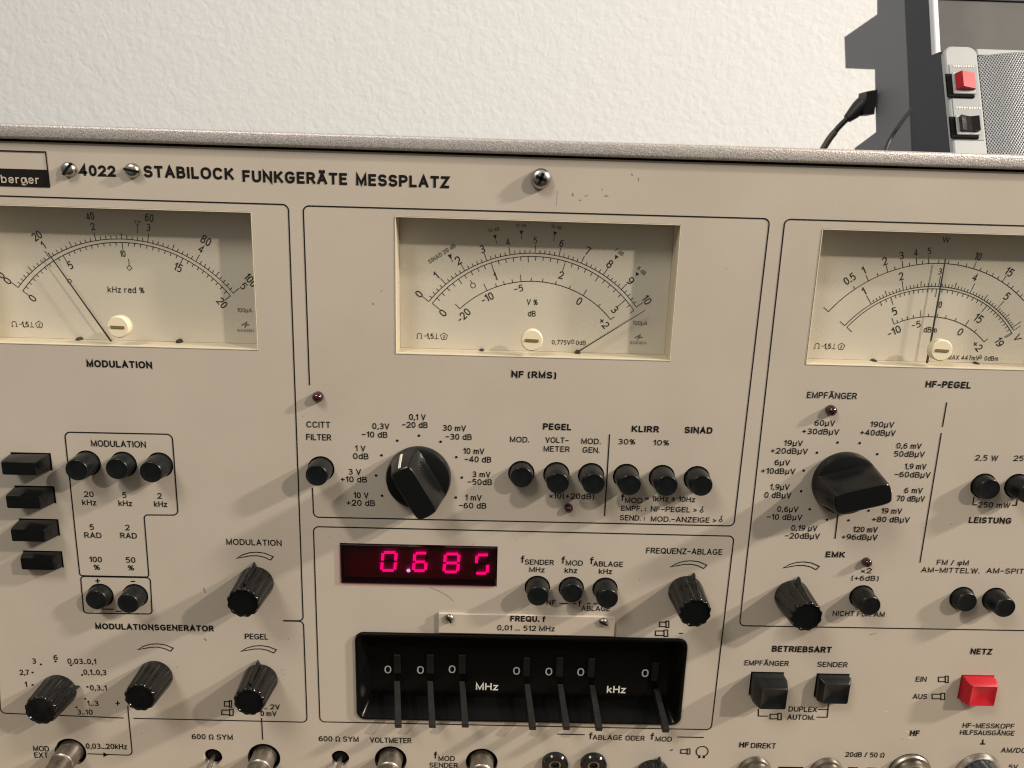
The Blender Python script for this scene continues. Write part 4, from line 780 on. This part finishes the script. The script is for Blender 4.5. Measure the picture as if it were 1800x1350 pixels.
# ---- thumbwheel frequency switch
a, b, c_, d = TW; bm = bmesh.new(); e = .0002
DEP = .0088
rings = [rrect(a - .0012, b + .0012, c_ - .0012, d + .0012, .0042, -.0001), rrect(a - .0011, b + .0011, c_ - .0011, d + .0011, .0042, -.0009),
         rrect(a - .0006, b + .0006, c_ - .0006, d + .0006, .0040, -.0013), rrect(a + .0004, b - .0004, c_ + .0002, d - .0002, .0036, -.0013),
         rrect(a + .0011, b - .0011, c_ + .0011, d - .0011, .0028, -.0004), rrect(a + .0040, b - .0040, c_ + .0052, d - .0030, .0015, DEP)]
loft(bm, rings, False, True)
tw = link('thumbwheel_switch', bm, M['recess'], T, smooth=True, angle=25); tw['label'] = 'black seven lever frequency switch set to zeros'
def z7(x, y): return (560 + x / 2.5, 1060 + y / 2.5)
DG = DEP - .0002
for x, y in ((305, 291), (448, 293), (587, 290), (870, 297), (1012, 300), (1152, 302), (1435, 307)): 
    tz = bmesh.new(); ptext(tz, '0', *z7(x, y), 12, 13.5, DG, 0, DEP, weight=.15); link('wheel_digit', tz, M['greyink'], tw)
for q in (('MHz', 740, 366, 39), ('kHz', 1308, 379, 33)):
    tz = bmesh.new(); ptext(tz, q[0], *z7(q[1], q[2]), q[3], 12.5, DG, 0, DEP, weight=.17); link('unit_lettering', tz, M['white'], tw)
lev_m = mat('lever_plastic', (.009, .0085, .008), .42, spec=.22, var=.2, vscale=300); slot_m = mat('wheel_plastic', (.0075, .007, .007), .5, spec=.15)
for (bx, by), (tx, ty) in (((345, 350), (350, 545)), ((490, 350), (500, 545)), ((630, 352), (645, 543)), ((915, 363), (941, 554)), ((1060, 364), (1090, 554)), ((1200, 368), (1233, 558)), ((1482, 385), (1527, 564))):
    p0 = at(*z7(bx, by), DEP - .001); p1 = at(*z7(tx, ty), -.0105); bm = bmesh.new(); w = .0017
    dz = Vector((0, .0006, .0021))
    n_ = (p1 - p0).normalized(); upv = Vector((1, 0, 0)).cross(n_).normalized(); upv = upv if upv.z > 0 else -upv
    rings = []
    for t, hw, hh in ((0, .0014, .0022), (.25, .00145, .0019), (.9, .0016, .0015), (1, .0016, .0014)):
        p = p0 + (p1 - p0) * t; rings.append([p + Vector((sx * hw, 0, 0)) + upv * (sz * hh) for sx, sz in ((-1, -1), (1, -1), (1, 1), (-1, 1))])
    loft(bm, rings); bmesh.ops.bevel(bm, geom=bm.edges[:], offset=.00025, segments=1, affect='EDGES')
    link('switch_lever', bm, lev_m, tw)
    u0 = at(*z7(bx, by - 118), DEP - .0006); bm = bmesh.new(); hw = .0017
    box(bm, -hw, hw, -.0008, .0006, -.0095, .0008, .0003, 1); link('wheel_slot', bm, slot_m, tw, (u0.x, DEP - .0004, u0.z))
# plate above it
pr = rect_from((771, 1074), (1080, 1083), (1079, 1116), (771, 1109)); bm = bmesh.new(); box(bm, pr[0], pr[1], -.0016, -.00005, pr[2], pr[3], .00025, 1)
fp = link('range_plate', bm, M['plate'], T)
fpt = bmesh.new(); ptext(fpt, 'FREQU. f', 928, 1087.5, 62, 10.5, -.0017, B, -.0016); ptext(fpt, '0,01 ... 512 MHz', 924.8, 1104, 101, 9.3, -.0017, .004, -.0016)

# ---- push buttons
cache = {}
def round_button(h, r=.0050):
    k = round(h, 1)
    bm = bmesh.new(); hh = h * .001
    lathe(bm, [(r * 1.07, -.016), (r * 1.07, -.0005), (r * 1.04, hh * .35), (r * .965, hh - .0006), (r * .94, hh - .0002), (r * .89, hh), (r * .80, hh - .00012), (r * .4, hh - .0003)], 40)
    return bm
for k, px, py, h in HB:
    p = at(px, py); link('push_button', round_button(h), M['black'], T, (p.x, 0, p.z), True, 40)
for px, py, h in SQ:
    p = at(px, py); hh = h * .001; bm = bmesh.new()
    loft(bm, [rrect(-.0083, .0083, -.0037, .0037, .0005, .016, 2), rrect(-.0083, .0083, -.0037, .0037, .0005, -.001, 2), rrect(-.0074, .0074, -.0031, .0031, .0006, -hh + .0006, 2), rrect(-.0071, .0071, -.0028, .0028, .0006, -hh, 2)])
    link('wide_push_button', bm, M['gloss'], T, (p.x, 0, p.z), True, 30)
for k, px, py, h in BQ:
    p = at(px, py); hh = h * .001; bm = bmesh.new(); n = 6
    def sq(hw, hv, y, dz=0, r=.0007): return [(x, y_, z + dz) for x, y_, z in rrect(-hw, hw, -hv, hv, r, y, 4)]
    rings = [sq(.0075, .0062, .016), sq(.0075, .0062, -hh * .35 + .0002), sq(.0076, .0062, -hh * .5), sq(.0063, .0055, -hh + .0004, -.0004), sq(.0059, .0052, -hh, -.0005), sq(.0050, .0043, -hh + .0004, -.0005, .0020), sq(.002, .0015, -hh + .0009, -.0005, .0007)]
    loft(bm, rings)
    o = link('square_push_button', bm, M['red' if k == 'r' else 'black'], T, (p.x, 0, p.z), True, 24)
    o['label'] = 'red mains button' if k == 'r' else 'black square button'

# ---- rotary knobs
def knob(base, face_h, tip, r0=.0081, r1=.0071, nf=12):
    p = at(*base); H = face_h * .001; t = at(*tip, 0)
    th = math.atan2(t.z - p.z, t.x - p.x)
    bm = bmesh.new(); n = nf * 10
    def fl(depth): return lambda r, a: r * (1 - depth * (.5 + .5 * math.cos(nf * a)) ** 1.6)
    prof = [(r0, .0004, .0), (r0, .0012, .015), (r0 * .985, .003, .10), (r1 * 1.02, H - .0014, .115), (r1 * 1.0, H - .0005, .085), (r1 * .955, H - .0001, .06), (r1 * .90, H, .0), (r1 * .86, H - .0001, 0), (r1 * .84, H - .0006, 0), (r1 * .5, H - .0007, 0)]
    loft(bm, [circ(r, h, n, f=fl(dp)) for r, h, dp in prof])
    o = link('rotary_knob', bm, M['gloss'], T, (p.x, 0, p.z), True, 50)
    bm = bmesh.new()                                             # pointer fin
    c, s = math.cos(th), math.sin(th); tv = Vector((-s, 0, c)); rv = Vector((c, 0, s))
    L = .0023
    rings = []
    for h, ext in ((.0004, L), (.0022, L), (.0045, L * .45), (H * .8, .0002)):
        rb = r0 + (r1 - r0) * h / H - .0012; q = Vector((0, -h, 0))
        rings.append([q + rv * rb + tv * .0013, q + rv * rb - tv * .0013, q + rv * (rb + .0012 + ext) - tv * .00018, q + rv * (rb + .0012 + ext) + tv * .00018])
    loft(bm, rings); link('knob_pointer', bm, M['gloss'], o)
    return o
knob((450.2, 1023.8), 18.4, (447, 983)); knob((458.3, 1193.4), 17.2, (452.7, 1151)); knob((273.8, 1187.5), 16.5, (282, 1228), nf=12)
knob((104.2, 1212.6), 15.2, (141, 1205), r0=.0083, r1=.0074); knob((1205, 1040), 18.8, (1221, 1003)); knob((1391.5, 1047.5), 18.4, (1405, 1007.5)); knob((1147, 1359), 17.5, (1162, 1323))

def selector(C, ang, line):
    bm = bmesh.new(); lathe(bm, [(.0142, .0003), (.0142, .0032), (.0137, .0043), (.0128, .0047), (.006, .0049)], 72)
    o = link('selector_knob', bm, M['selector'], T, (C.x, 0, C.z), True, 25)
    a0 = math.radians(90 - ang); u = Vector((math.cos(a0), 0, math.sin(a0))); v = Vector((-u.z, 0, u.x))
    def sec(h, r, w, n=48):
        out = []                                  # a bar with full round corners
        for k in range(n):
            t = 2 * math.pi * k / n; c, q = math.cos(t), math.sin(t); e = .36
            out.append(Vector((0, -h, 0)) + u * (r * math.copysign(abs(c) ** e, c)) + v * (w / 2 * math.copysign(abs(q) ** e, q)))
        # the ends follow the round skirt below
        for p in out:
            d = math.hypot(p.dot(u), p.dot(v))
            if d > r: p -= (u * p.dot(u) + v * p.dot(v)) * (1 - r / d)
        return out
    bm = bmesh.new(); loft(bm, [sec(.0040, .0141, .0160), sec(.0052, .0139, .0145), sec(.0080, .0136, .0130), sec(.0188, .0123, .0102), sec(.0197, .0120, .0097), sec(.0200, .0116, .0090)])
    link('knob_grip', bm, M['selector'], o, (0, 0, 0), True, 28)
    if line:
        bm = bmesh.new(); lo = u * .01385; hi = u * .0122
        rings = [[Vector((0, -.0060, 0)) + u * .0141 + v * s * .0005 for s in (1, -1)], [Vector((0, -.0188, 0)) + u * .01255 + v * s * .0005 for s in (1, -1)]]
        vs = [bm.verts.new(p) for r in rings for p in r]; bm.faces.new((vs[0], vs[1], vs[3], vs[2]))
        e = bmesh.ops.extrude_face_region(bm, geom=bm.faces[:]); bmesh.ops.translate(bm, vec=u * -.0006, verts=[g for g in e['geom'] if isinstance(g, bmesh.types.BMVert)])
        link('pointer_line', bm, M['white'], o)
selector(NFC, -30, True); selector(EMC, 75, True)

# ---- indicator lamps
for x, y, r in ((559.5, 697, 2.35), (1460, 720.5, 2.3), (999.3, 892, 2.0), (1522.5, 987, 2.05)):
    p = at(x, y); r *= .001; bm = bmesh.new()
    lathe(bm, [(r * 1.02, -.003), (r * 1.02, .0004), (r, .0012)] + [(r * math.cos(t), .0012 + r * math.sin(t)) for t in [.3, .6, .9, 1.2, 1.45]], 28)
    link('indicator_lamp', bm, M['ledred'], T, (p.x, 0, p.z), True, 60)

# ---- screws
def screw(px, py, r, kind, rot, base=0.0, hgt=.0022):
    p = at(px, py, -base - hgt * .6); bm = bmesh.new()
    lathe(bm, [(r, base), (r, base + hgt * .35), (r * .92, base + hgt * .7), (r * .7, base + hgt * .93), (r * .35, base + hgt)], 28)
    o = link('panel_screw', bm, M['steel'], T, (p.x, 0, p.z), True, 40)
    bm = bmesh.new(); w = r * .16
    if kind == '+':
        for a in (0, 90):
            b2 = bmesh.new(); box(b2, -r * .55, r * .55, -base - hgt - .0001, -base - hgt * .55, -w, w); bmesh.ops.rotate(b2, verts=b2.verts, cent=(0, 0, 0), matrix=Matrix.Rotation(math.radians(a), 3, 'Y'))
            t = bpy.data.meshes.new('t'); b2.to_mesh(t); b2.free(); bm.from_mesh(t); bpy.data.meshes.remove(t)
        if True:
            bmesh.ops.scale(bm, vec=(1, 1, 1), verts=bm.verts)
    else: box(bm, -r * .97, r * .97, -base - hgt - .0001, -base - hgt * .4, -w, w)
    s = link('screw_slot', bm, M['dark'], o); s.rotation_euler = (0, math.radians(rot), 0)
screw(951, 314, .0041, '+', 20, hgt=.0036); screw(119.5, 297.5, .0029, '-', -50, hgt=.0026); screw(231.5, 299.5, .0029, '-', 10, hgt=.0026)
screw(789.5, 1088, .0021, '-', 60, .0016, .0016); screw(1060.8, 1095, .0021, '-', 30, .0016, .0016)

# ---- sockets along the bottom edge
def socket(px, py, r, prof, name, material, inner=None):
    p = at(px, py); bm = bmesh.new(); lathe(bm, prof, 48, cap1=False); o = link(name, bm, material, T, (p.x, 0, p.z), True, 35)
    if inner:
        bm = bmesh.new(); lathe(bm, inner[0], 32); link(inner[2], bm, inner[1], o, (0, 0, 0), True, 35)
    return o
for px, py, r in BNC:
    r *= .001; rb = .0062
    o = socket(px, py, r, [(.0060, -.006), (.0060, -.0005), (.0057, .0004), (.0057, .0080), (.0053, .0085), (.0049, .0087), (.0049, .0165), (.0045, .017), (.0041, .017), (.0040, .009)], 'coaxial_socket', M['nickel'],
               ([(.0038, .009), (.0036, .0115), (.0012, .0116), (.001, .014)], mat('socket_insulator', (.5, .47, .4), .5), 'socket_insulator'))
    bm = bmesh.new()
    for s in (-1, 1): 
        lathe_b = bmesh.new(); box(bm, s * .0046 - .0012 * 1, s * .0046 + .0012, -.0152, -.0132, -.001, .001, .0004, 1)
    link('bayonet_lug', bm, M['nickel'], o)
for i, (px, py, r) in enumerate(TOG):
    p = at(px, py); bm = bmesh.new(); lathe(bm, [(.0044, -.008), (.0044, -.003), (.0030, -.0028), (.0028, -.001)], 24, cap1=True)
    o = link('toggle_switch', bm, M['dark'], T, (p.x, 0, p.z), True, 35)
    bm = bmesh.new(); tube(bm, [(0, .002, 0), (.0002, -.004, -.0008), (.0003, -.011, -.0022), (.0003, -.0135, -.0028)], [.0010, .0012, .0019, .0012], 16)
    link('toggle_lever', bm, M['steel'], o, (0, 0, 0), True, 50)
for px, py in ((975.3, 1341), (1042.7, 1342)):
    p = at(px, py); bm = bmesh.new(); lathe(bm, [(.0064, 0), (.0064, .0022), (.0058, .0030), (.0034, .0030), (.0031, .0024), (.0030, .0001)], 40, cap0=False)
    o = link('jack_socket', bm, M['gloss'], T, (p.x, 0, p.z), True, 30)
    bm = bmesh.new(); lathe(bm, [(.0029, .0010), (.0029, .0019), (.0021, .0019), (.0020, .0004)], 24, cap0=False, cap1=False); link('jack_sleeve', bm, M['nickel'], o, (0, 0, 0), True, 30)
for i, (px, py, r) in enumerate(BIG):
    p = at(px, py); r *= .001
    if i < 2: prof = [(r * .99, -.004), (r * .99, .0012), (r * .93, .0022), (r * .80, .0026), (r * .78, .0062), (r * .70, .0068), (r * .68, .0105), (r * .60, .011), (r * .55, .0112), (r * .5, .006)]
    elif i == 2: prof = [(r * .98, -.004), (r * .98, .0014), (r * .93, .0022), (r * .80, .0024), (r * .78, .0052), (r * .72, .0056), (r * .72, .012), (r * .66, .0125), (r * .60, .0125), (r * .58, .006)]
    else: prof = [(r * .99, -.004), (r * .99, .0006), (r * .93, .0022), (r * .88, .0026)]
    bm = bmesh.new(); lathe(bm, prof, 56, cap1=i == 3); o = link(('coaxial_socket', 'coaxial_socket', 'antenna_socket', 'probe_socket')[i], bm, M['nickel'] if i < 3 else M['steel'], T, (p.x, 0, p.z), True, 30)
    if i == 3:
        bm = bmesh.new(); n = 96; fl = lambda rr_, a: rr_ * (1 - .05 * (.5 + .5 * math.cos(16 * a)))
        loft(bm, [circ(r * .80, .002, n, f=fl), circ(r * .80, .0085, n, f=fl), circ(r * .74, .0095, n, f=fl), circ(r * .6, .0098, n)]); link('socket_cap', bm, mat('cap_plastic', (.03, .034, .04), .3), o, (0, 0, 0), True, 40)
    if i == 2:
        bm = bmesh.new(); n = 240; fl = lambda rr_, a: rr_ * (1 - .035 * (.5 + .5 * math.cos(60 * a)))
        loft(bm, [circ(r * .745, .0070, n, f=fl), circ(r * .745, .0112, n, f=fl)], False, False); link('knurled_ring', bm, M['nickel'], o)
    if i < 3:
        bm = bmesh.new(); lathe(bm, [(r * .5, .004), (r * .5, .0062), (r * .18, .0064), (r * .15, .010)], 30); link('socket_insulator', bm, M['cream'], o, (0, 0, 0), True, 35)

# ---- wear on the paint
SCM = ['paint_scuff', M['scuff']]
def mark(pts, w):
    b = bmesh.new(); quadstrip(b, [(at(*p).x, at(*p).z) for p in pts], w, -.00006); link(SCM[0], b, SCM[1], panel)
mark([(1005, 344), (1007, 340), (1008, 345)], .0003); mark([(1018, 351), (1021, 353)], .0004); mark([(1028, 345), (1033, 343)], .0003); mark([(1058, 335), (1059, 331)], .0002); mark([(1062, 345), (1069, 345), (1064, 342)], .0002)
mark([(755, 1032), (770, 1038), (785, 1046), (797, 1056)], .00022); mark([(1110, 305), (1112, 309)], .0004); mark([(1122, 312), (1123, 318)], .0003); mark([(655, 533), (657, 535)], .0006); mark([(670, 511), (671, 512)], .0005)
mark([(358, 1033), (361, 1042)], .0005); mark([(359, 1122), (363, 1126)], .0006); mark([(311, 1172), (312, 1173)], .0006); mark([(1528, 1116), (1540, 1113)], .0003); mark([(978, 362), (980, 335)], .00012); mark([(1124, 1018), (1125, 1018.8)], .0005); mark([(831, 956), (831.8, 957)], .0005)
mark([(1672, 921), (1672.5, 921.6)], .0006); mark([(496, 1177), (496.6, 1178)], .0006); mark([(498, 1185), (498.6, 1186)], .0005); mark([(249, 1289), (249.8, 1289.6)], .0006)
SCM[:] = ['pale_scrape', M['scrape']]
mark([(1592, 1285), (1598, 1288)], .0004); mark([(1596, 1296), (1604, 1299)], .0005); mark([(1556, 1250), (1560, 1252)], .0005)

# ---- lettering meshes
link('printed_legend', leg, M['ink'], panel)
link('maker_name', bt, M['panel'], brand)
link('plate_lettering', fpt, M['ink'], fp)
for a, b, fr in MK:
    tmp = bpy.data.meshes.new('t'); b.to_mesh(tmp); b.free(); n0 = len(a.faces); a.from_mesh(tmp); bpy.data.meshes.remove(tmp)
    a.faces.ensure_lookup_table()
    for i in range(n0, len(a.faces)): a.faces[i].material_index = 1
    link('dial_scale', a, M['dialink'], fr).data.materials.append(M['dialgrey'])

# ------------------------------------------------------------------ things behind the test set
CT = ztop - .003            # top of the case
# monitor: everything on its left side is read on the plane x = xs, the screen leans back a little
YF = .23
xs = at(1641, 55, YF).x
def side(px, py): return onx(px, py, xs)
fT, fB = side(1630.5, -140), side(1654, 300)                      # front edge of the side
fd = fT - fB; fB = fB + fd * ((CT - fB.z) / fd.z); mt = math.atan2(fd.y, fd.z)
D = bpy.data.objects.new('monitor', None); COL.objects.link(D); D.location = fB; D.rotation_euler = (-mt, 0, 0)
D['label'] = 'dark grey monitor with pale bezel edge, standing behind the grille speaker'; D['category'] = 'monitor'
Mi = Matrix.Rotation(mt, 3, 'X'); mn = Vector((0, -math.cos(mt), math.sin(mt)))
def ml(p): return Mi @ (p - fB)
def mf(px, py):
    d = ray(px, py); return ml(CAM + d * ((fB - CAM).dot(mn) / d.dot(mn)))
def prism(prof, x0, x1):
    bm = bmesh.new(); loft(bm, [[(x0, p.y, p.z) for p in prof], [(x1, p.y, p.z) for p in prof]]); return bm
def down(p): q = p.copy(); q.z = CT; return q
MH = (fT - fB).length
mB, mT = side(1603.5, 300), side(1583, -140)
k_ = (CT - mB.z) / (mT - mB).z; mB = mB + (mT - mB) * k_
rearp = [mB, mT, side(1535, -140), side(1535, 25), side(1478, 65), side(1480, 120), side(1531, 122), side(1533, 232), side(1496, 260)]
rearp.append(Vector((0, rearp[-1].y, CT)))
link('rear_housing', prism([ml(p) for p in rearp], .003, .30), M['housing'], D)
frontp = [ml(mB) + Vector((0, -.0002, .0002)), ml(mT) + Vector((0, -.0002, 0)), Vector((0, .004, MH)), Vector((0, .004, .0012))]
link('front_housing', prism(frontp, 0, .34), M['housingdark'], D)
wz = mf(1651, 60).x; zs = mf(1770, 3).z
bm = bmesh.new(); box(bm, -.0003, wz, -.001, .0038, .002, MH, .001); link('bezel_edge', bm, M['palebezel'], D)
bm = bmesh.new(); box(bm, wz + .0002, .336, 0, .0038, .002, zs - .0005); link('chin_panel', bm, M['smoke'], D)
bm = bmesh.new(); box(bm, wz + .0002, .336, -.0012, .0038, zs, zs + .003); link('screen_frame', bm, M['housingdark'], D)
bm = bmesh.new(); box(bm, wz + .0002, .336, .001, .0038, zs + .0032, MH - .002); link('screen', bm, M['screen'], D)

# speaker: front face leans back
Sy = .085; tau = math.radians(SPEAKER_TAU) if 'SPEAKER_TAU' in globals() else math.radians(22)
B0 = at(1674, 284, Sy)
best = None
for k in range(0, 450):
    t_ = math.radians(k * .1); nrm = Vector((0, -math.cos(t_), math.sin(t_)))
    def hit(px, py, n=nrm):
        d = ray(px, py); return CAM + d * ((B0 - CAM).dot(n) / d.dot(n))
    e_ = abs(hit(1656, 100).x - hit(1671.5, 262).x)
    if best is None or e_ < best[0]: best = (e_, t_)
tau = best[1]; nrm = Vector((0, -math.cos(tau), math.sin(tau))); upv = Vector((0, math.sin(tau), math.cos(tau)))
def face(px, py):
    d = ray(px, py); return CAM + d * ((B0 - CAM).dot(nrm) / d.dot(nrm))
SL = (face(1656, 100).x + face(1671.5, 262).x) / 2
O = Vector((SL, B0.y, B0.z)); 
# foot of the face on the case top
k = (CT - O.z) / upv.z; O = O + upv * k
SP = bpy.data.objects.new('loudspeaker', None); COL.objects.link(SP); SP.location = O; SP.rotation_euler = (-tau, 0, 0)
SP['label'] = 'small black loudspeaker with silver perforated grille, red button and rocker switch'; SP['category'] = 'speaker'
Ri = Matrix.Rotation(tau, 3, 'X')
def fl_(px, py):                               # local (x, z) on the face
    v = Ri @ (face(px, py) - O); return v.x, v.z
Ht = fl_(1690, 86)[1]; Wd = .125
stx = fl_(1722, 180)[0]; gx = fl_(1731, 180)[0]
def slp(bm, name, m_, parent=SP, **k): return link(name, bm, m_, parent, **k)
def y_at(z): return 0
# body: side profile in local y,z, cut flat where it stands on the case
rear = Ri @ (onx(1603, 123, SL) - O); mid = Ri @ (onx(1628, 101, SL) - O)
Lz = -math.sin(tau)
def ground(y): return y * math.tan(tau)       # local z of the case top at local y (positive y goes back)
prof = [Vector((0, .0015, ground(.0015) + .0002)), Vector((0, .0015, Ht - .001)), Vector((0, mid.y, mid.z)), Vector((0, rear.y, rear.z)), Vector((0, rear.y + .012, max(ground(rear.y + .012) + .0005, rear.z - .06)))]
yb2 = rear.y + .006; prof[-1] = Vector((0, yb2, ground(yb2) + .0002))
bm = prism(prof, 0, Wd); slp(bm, 'cabinet', M['housingdark'])
bm = bmesh.new(); loft(bm, [[(x, y, z) for x, _, z in rrect(.0002, stx, .001, Ht, .0045, 0)] for y in (.0012, -.0016)] + [[(x, -.0022, z) for x, _, z in rrect(.0009, stx - .0006, .0016, Ht - .0007, .004, 0)]])
slp(bm, 'control_strip', M['palegrey'], smooth=True, angle=30)
i0 = fl_(1663, 118); i1 = fl_(1727, 251)
bm = bmesh.new(); box(bm, i0[0], stx - .0012, -.0026, -.0021, i1[1], i0[1], .0002, 1); slp(bm, 'switch_panel', mat('switch_panel_grey', (.29, .315, .325), .4, var=.04, vscale=60))
def fo(px, py, dep):                            # local (x, z) of a pixel on the plane dep in front of the face
    d = ray(px, py); q = O + nrm * dep; v = Ri @ (CAM + d * ((q - CAM).dot(nrm) / d.dot(nrm)) - O); return v.x, v.z
def switch(x0, x1, y0, y1):
    a_, b_ = fo(x0, y0, .0042), fo(x1, y1, .0042)
    bm = bmesh.new(); box(bm, a_[0] - .0030, b_[0] - .0006, -.0036, -.0025, b_[1] - .0017, a_[1] - .0006, .0003, 1); o = slp(bm, 'switch_shadow_frame', M['dark'])  # black frame pushed left and down, painting the switch's shadow as well
    bm = bmesh.new(); box(bm, a_[0], b_[0], -.0042, -.0034, b_[1], a_[1], .0003, 1); slp(bm, 'switch_collar', M['palegrey'], o)
    return o
o = switch(1673.5, 1717, 126, 165); p0, p1 = fo(1679, 129, .0046), fo(1714, 157.5, .0046)
xr_ = fo(1693.5, 140, .0075)[0]
bm = bmesh.new(); loft(bm, [[(p0[0], -.0041, z), (p0[0], -.0048, z), (xr_, -.0075, z), (p1[0], -.0056, z), (p1[0], -.0041, z)] for z in (p1[1], p0[1])]); slp(bm, 'red_button', M['red'], o)
o = switch(1680, 1724.5, 201.5, 237); p0, p1 = fo(1686, 204.5, .0046), fo(1721, 231, .0046)
bm = bmesh.new(); loft(bm, [[(p0[0], -.0041, z), (p0[0], -.0066, z), (p0[0] * .7 + p1[0] * .3, -.0056, z), (p0[0] * .4 + p1[0] * .6, -.0052, z), (p1[0], -.0062, z), (p1[0], -.0041, z)] for z in (p1[1], p0[1])]); slp(bm, 'rocker', M['gloss'], o)
WP = mat('worn_gold_print', (.75, .70, .55), .5)      # worn, unreadable print above the switches
for (px, py, n_) in ((1690, 122, 9), (1696, 194.5, 10)):
    x, z = fl_(px, py); bm = bmesh.new()
    for k in range(n_):
        w2 = .0005 if k % 4 else .0003; xx = x - .006 + k * .0013; box(bm, xx, xx + .0008, -.00275, -.0026, z - w2, z + w2)
    slp(bm, 'worn_print', WP)
gt = fl_(1760, 92)[1]; 
bm = bmesh.new(); box(bm, stx + .0006, Wd - .001, -.0012, .0012, Ht - .0042, Ht - .0003, .0006, 2); slp(bm, 'top_trim', M['palegrey'])
bm = bmesh.new(); n = 14; rings = []
gx0, gx1 = stx + .0012, Wd - .002
for k in range(n + 1):
    t = k / n; x = gx0 + (gx1 - gx0) * t; bulge = -.0005 - .0075 * math.sin(math.pi * min(1, max(0, t))) ** .7
    rings.append([(x, bulge, .002), (x, bulge, Ht - .0045), (x, .001, Ht - .0045), (x, .001, .002)])
loft(bm, rings); slp(bm, 'grille', M['grille'], smooth=True, angle=40)

# ---- cables
def cable(name, label, pts, r, m_):
    bm = bmesh.new(); tube(bm, spline(pts), r, 12); o = link(name, bm, m_, None, smooth=True, angle=60)
    o['label'] = label; o['category'] = 'cable'; return o
xp = xs + .012; xq = xs + .010
P = lambda px, py, y: at(px, py, y)
yr = onx(1532, 180, xs).y
pc = [P(1490, 208, yr), P(1474, 224, yr), P(1458, 244, yr), P(1447, 262, yr), P(1436, 290, yr)]
pc += [Vector((pc[-1].x - .006, .42, CT - .02)), Vector((pc[-1].x - .008, .43, CT - .14)), Vector((pc[-1].x, .45, .04)), Vector((pc[-1].x - .05, .46, .004))]
pw = cable('power_cable', 'black power cable plugged into the back of the monitor, curving down to the left', pc, .0022, M['cable'])
bm = bmesh.new(); p0, p1 = P(1532.5, 181, yr), P(1514, 183, yr); rr_ = .0088
loft(bm, [[(p0.x, p0.y + dy, p0.z + dz) for dy, dz in ((-.007, -.009), (.007, -.009), (.007, .009), (-.007, .009))], [(p1.x, p1.y + dy, p1.z + dz) for dy, dz in ((-.007, -.0085), (.007, -.0085), (.007, .0085), (-.007, .0085))]])
link('plug', bm, M['cable'], pw)
bm = bmesh.new(); tube(bm, [p1 + Vector((.001, 0, 0)), P(1508, 190, yr), P(1500, 199, yr), P(1489, 209, yr)], [.0062, .0056, .005, .0034], 14); link('strain_relief', bm, M['cable'], pw, smooth=True, angle=60)
bm = bmesh.new(); tube(bm, spline([P(1467.5, 232, yr), P(1458, 244, yr), P(1447, 262, yr), P(1441, 277, yr)]), .0026, 12); link('worn_sleeve', bm, M['cablegrey'], pw, smooth=True, angle=60)
ys = .20
c1 = [P(1608, 186, ys), P(1596, 200, ys), P(1578, 224, ys), P(1562, 250, ys), P(1550, 280, ys - .01), ]
c1.append(Vector((c1[-1].x - .01, ys - .02, CT + .0016))); c1.append(Vector((c1[-1].x - .05, ys + .02, CT + .0016)))
cable('thin_cable', 'thin black lead looping down between the monitor and the speaker', c1, .0013, M['cable'])
ys2 = .165
c2 = [P(1650, 205, ys2), P(1640, 212, ys2), P(1628, 232, ys2), P(1618, 258, ys2), P(1612, 285, ys2)]
c2.append(Vector((c2[-1].x - .004, ys2, CT + .003))); c2.append(Vector((c2[-1].x - .03, ys2 + .03, CT + .0028)))
cable('thick_cable', 'thick black lead coming out of the left side of the speaker', c2, .0027, M['cable'])
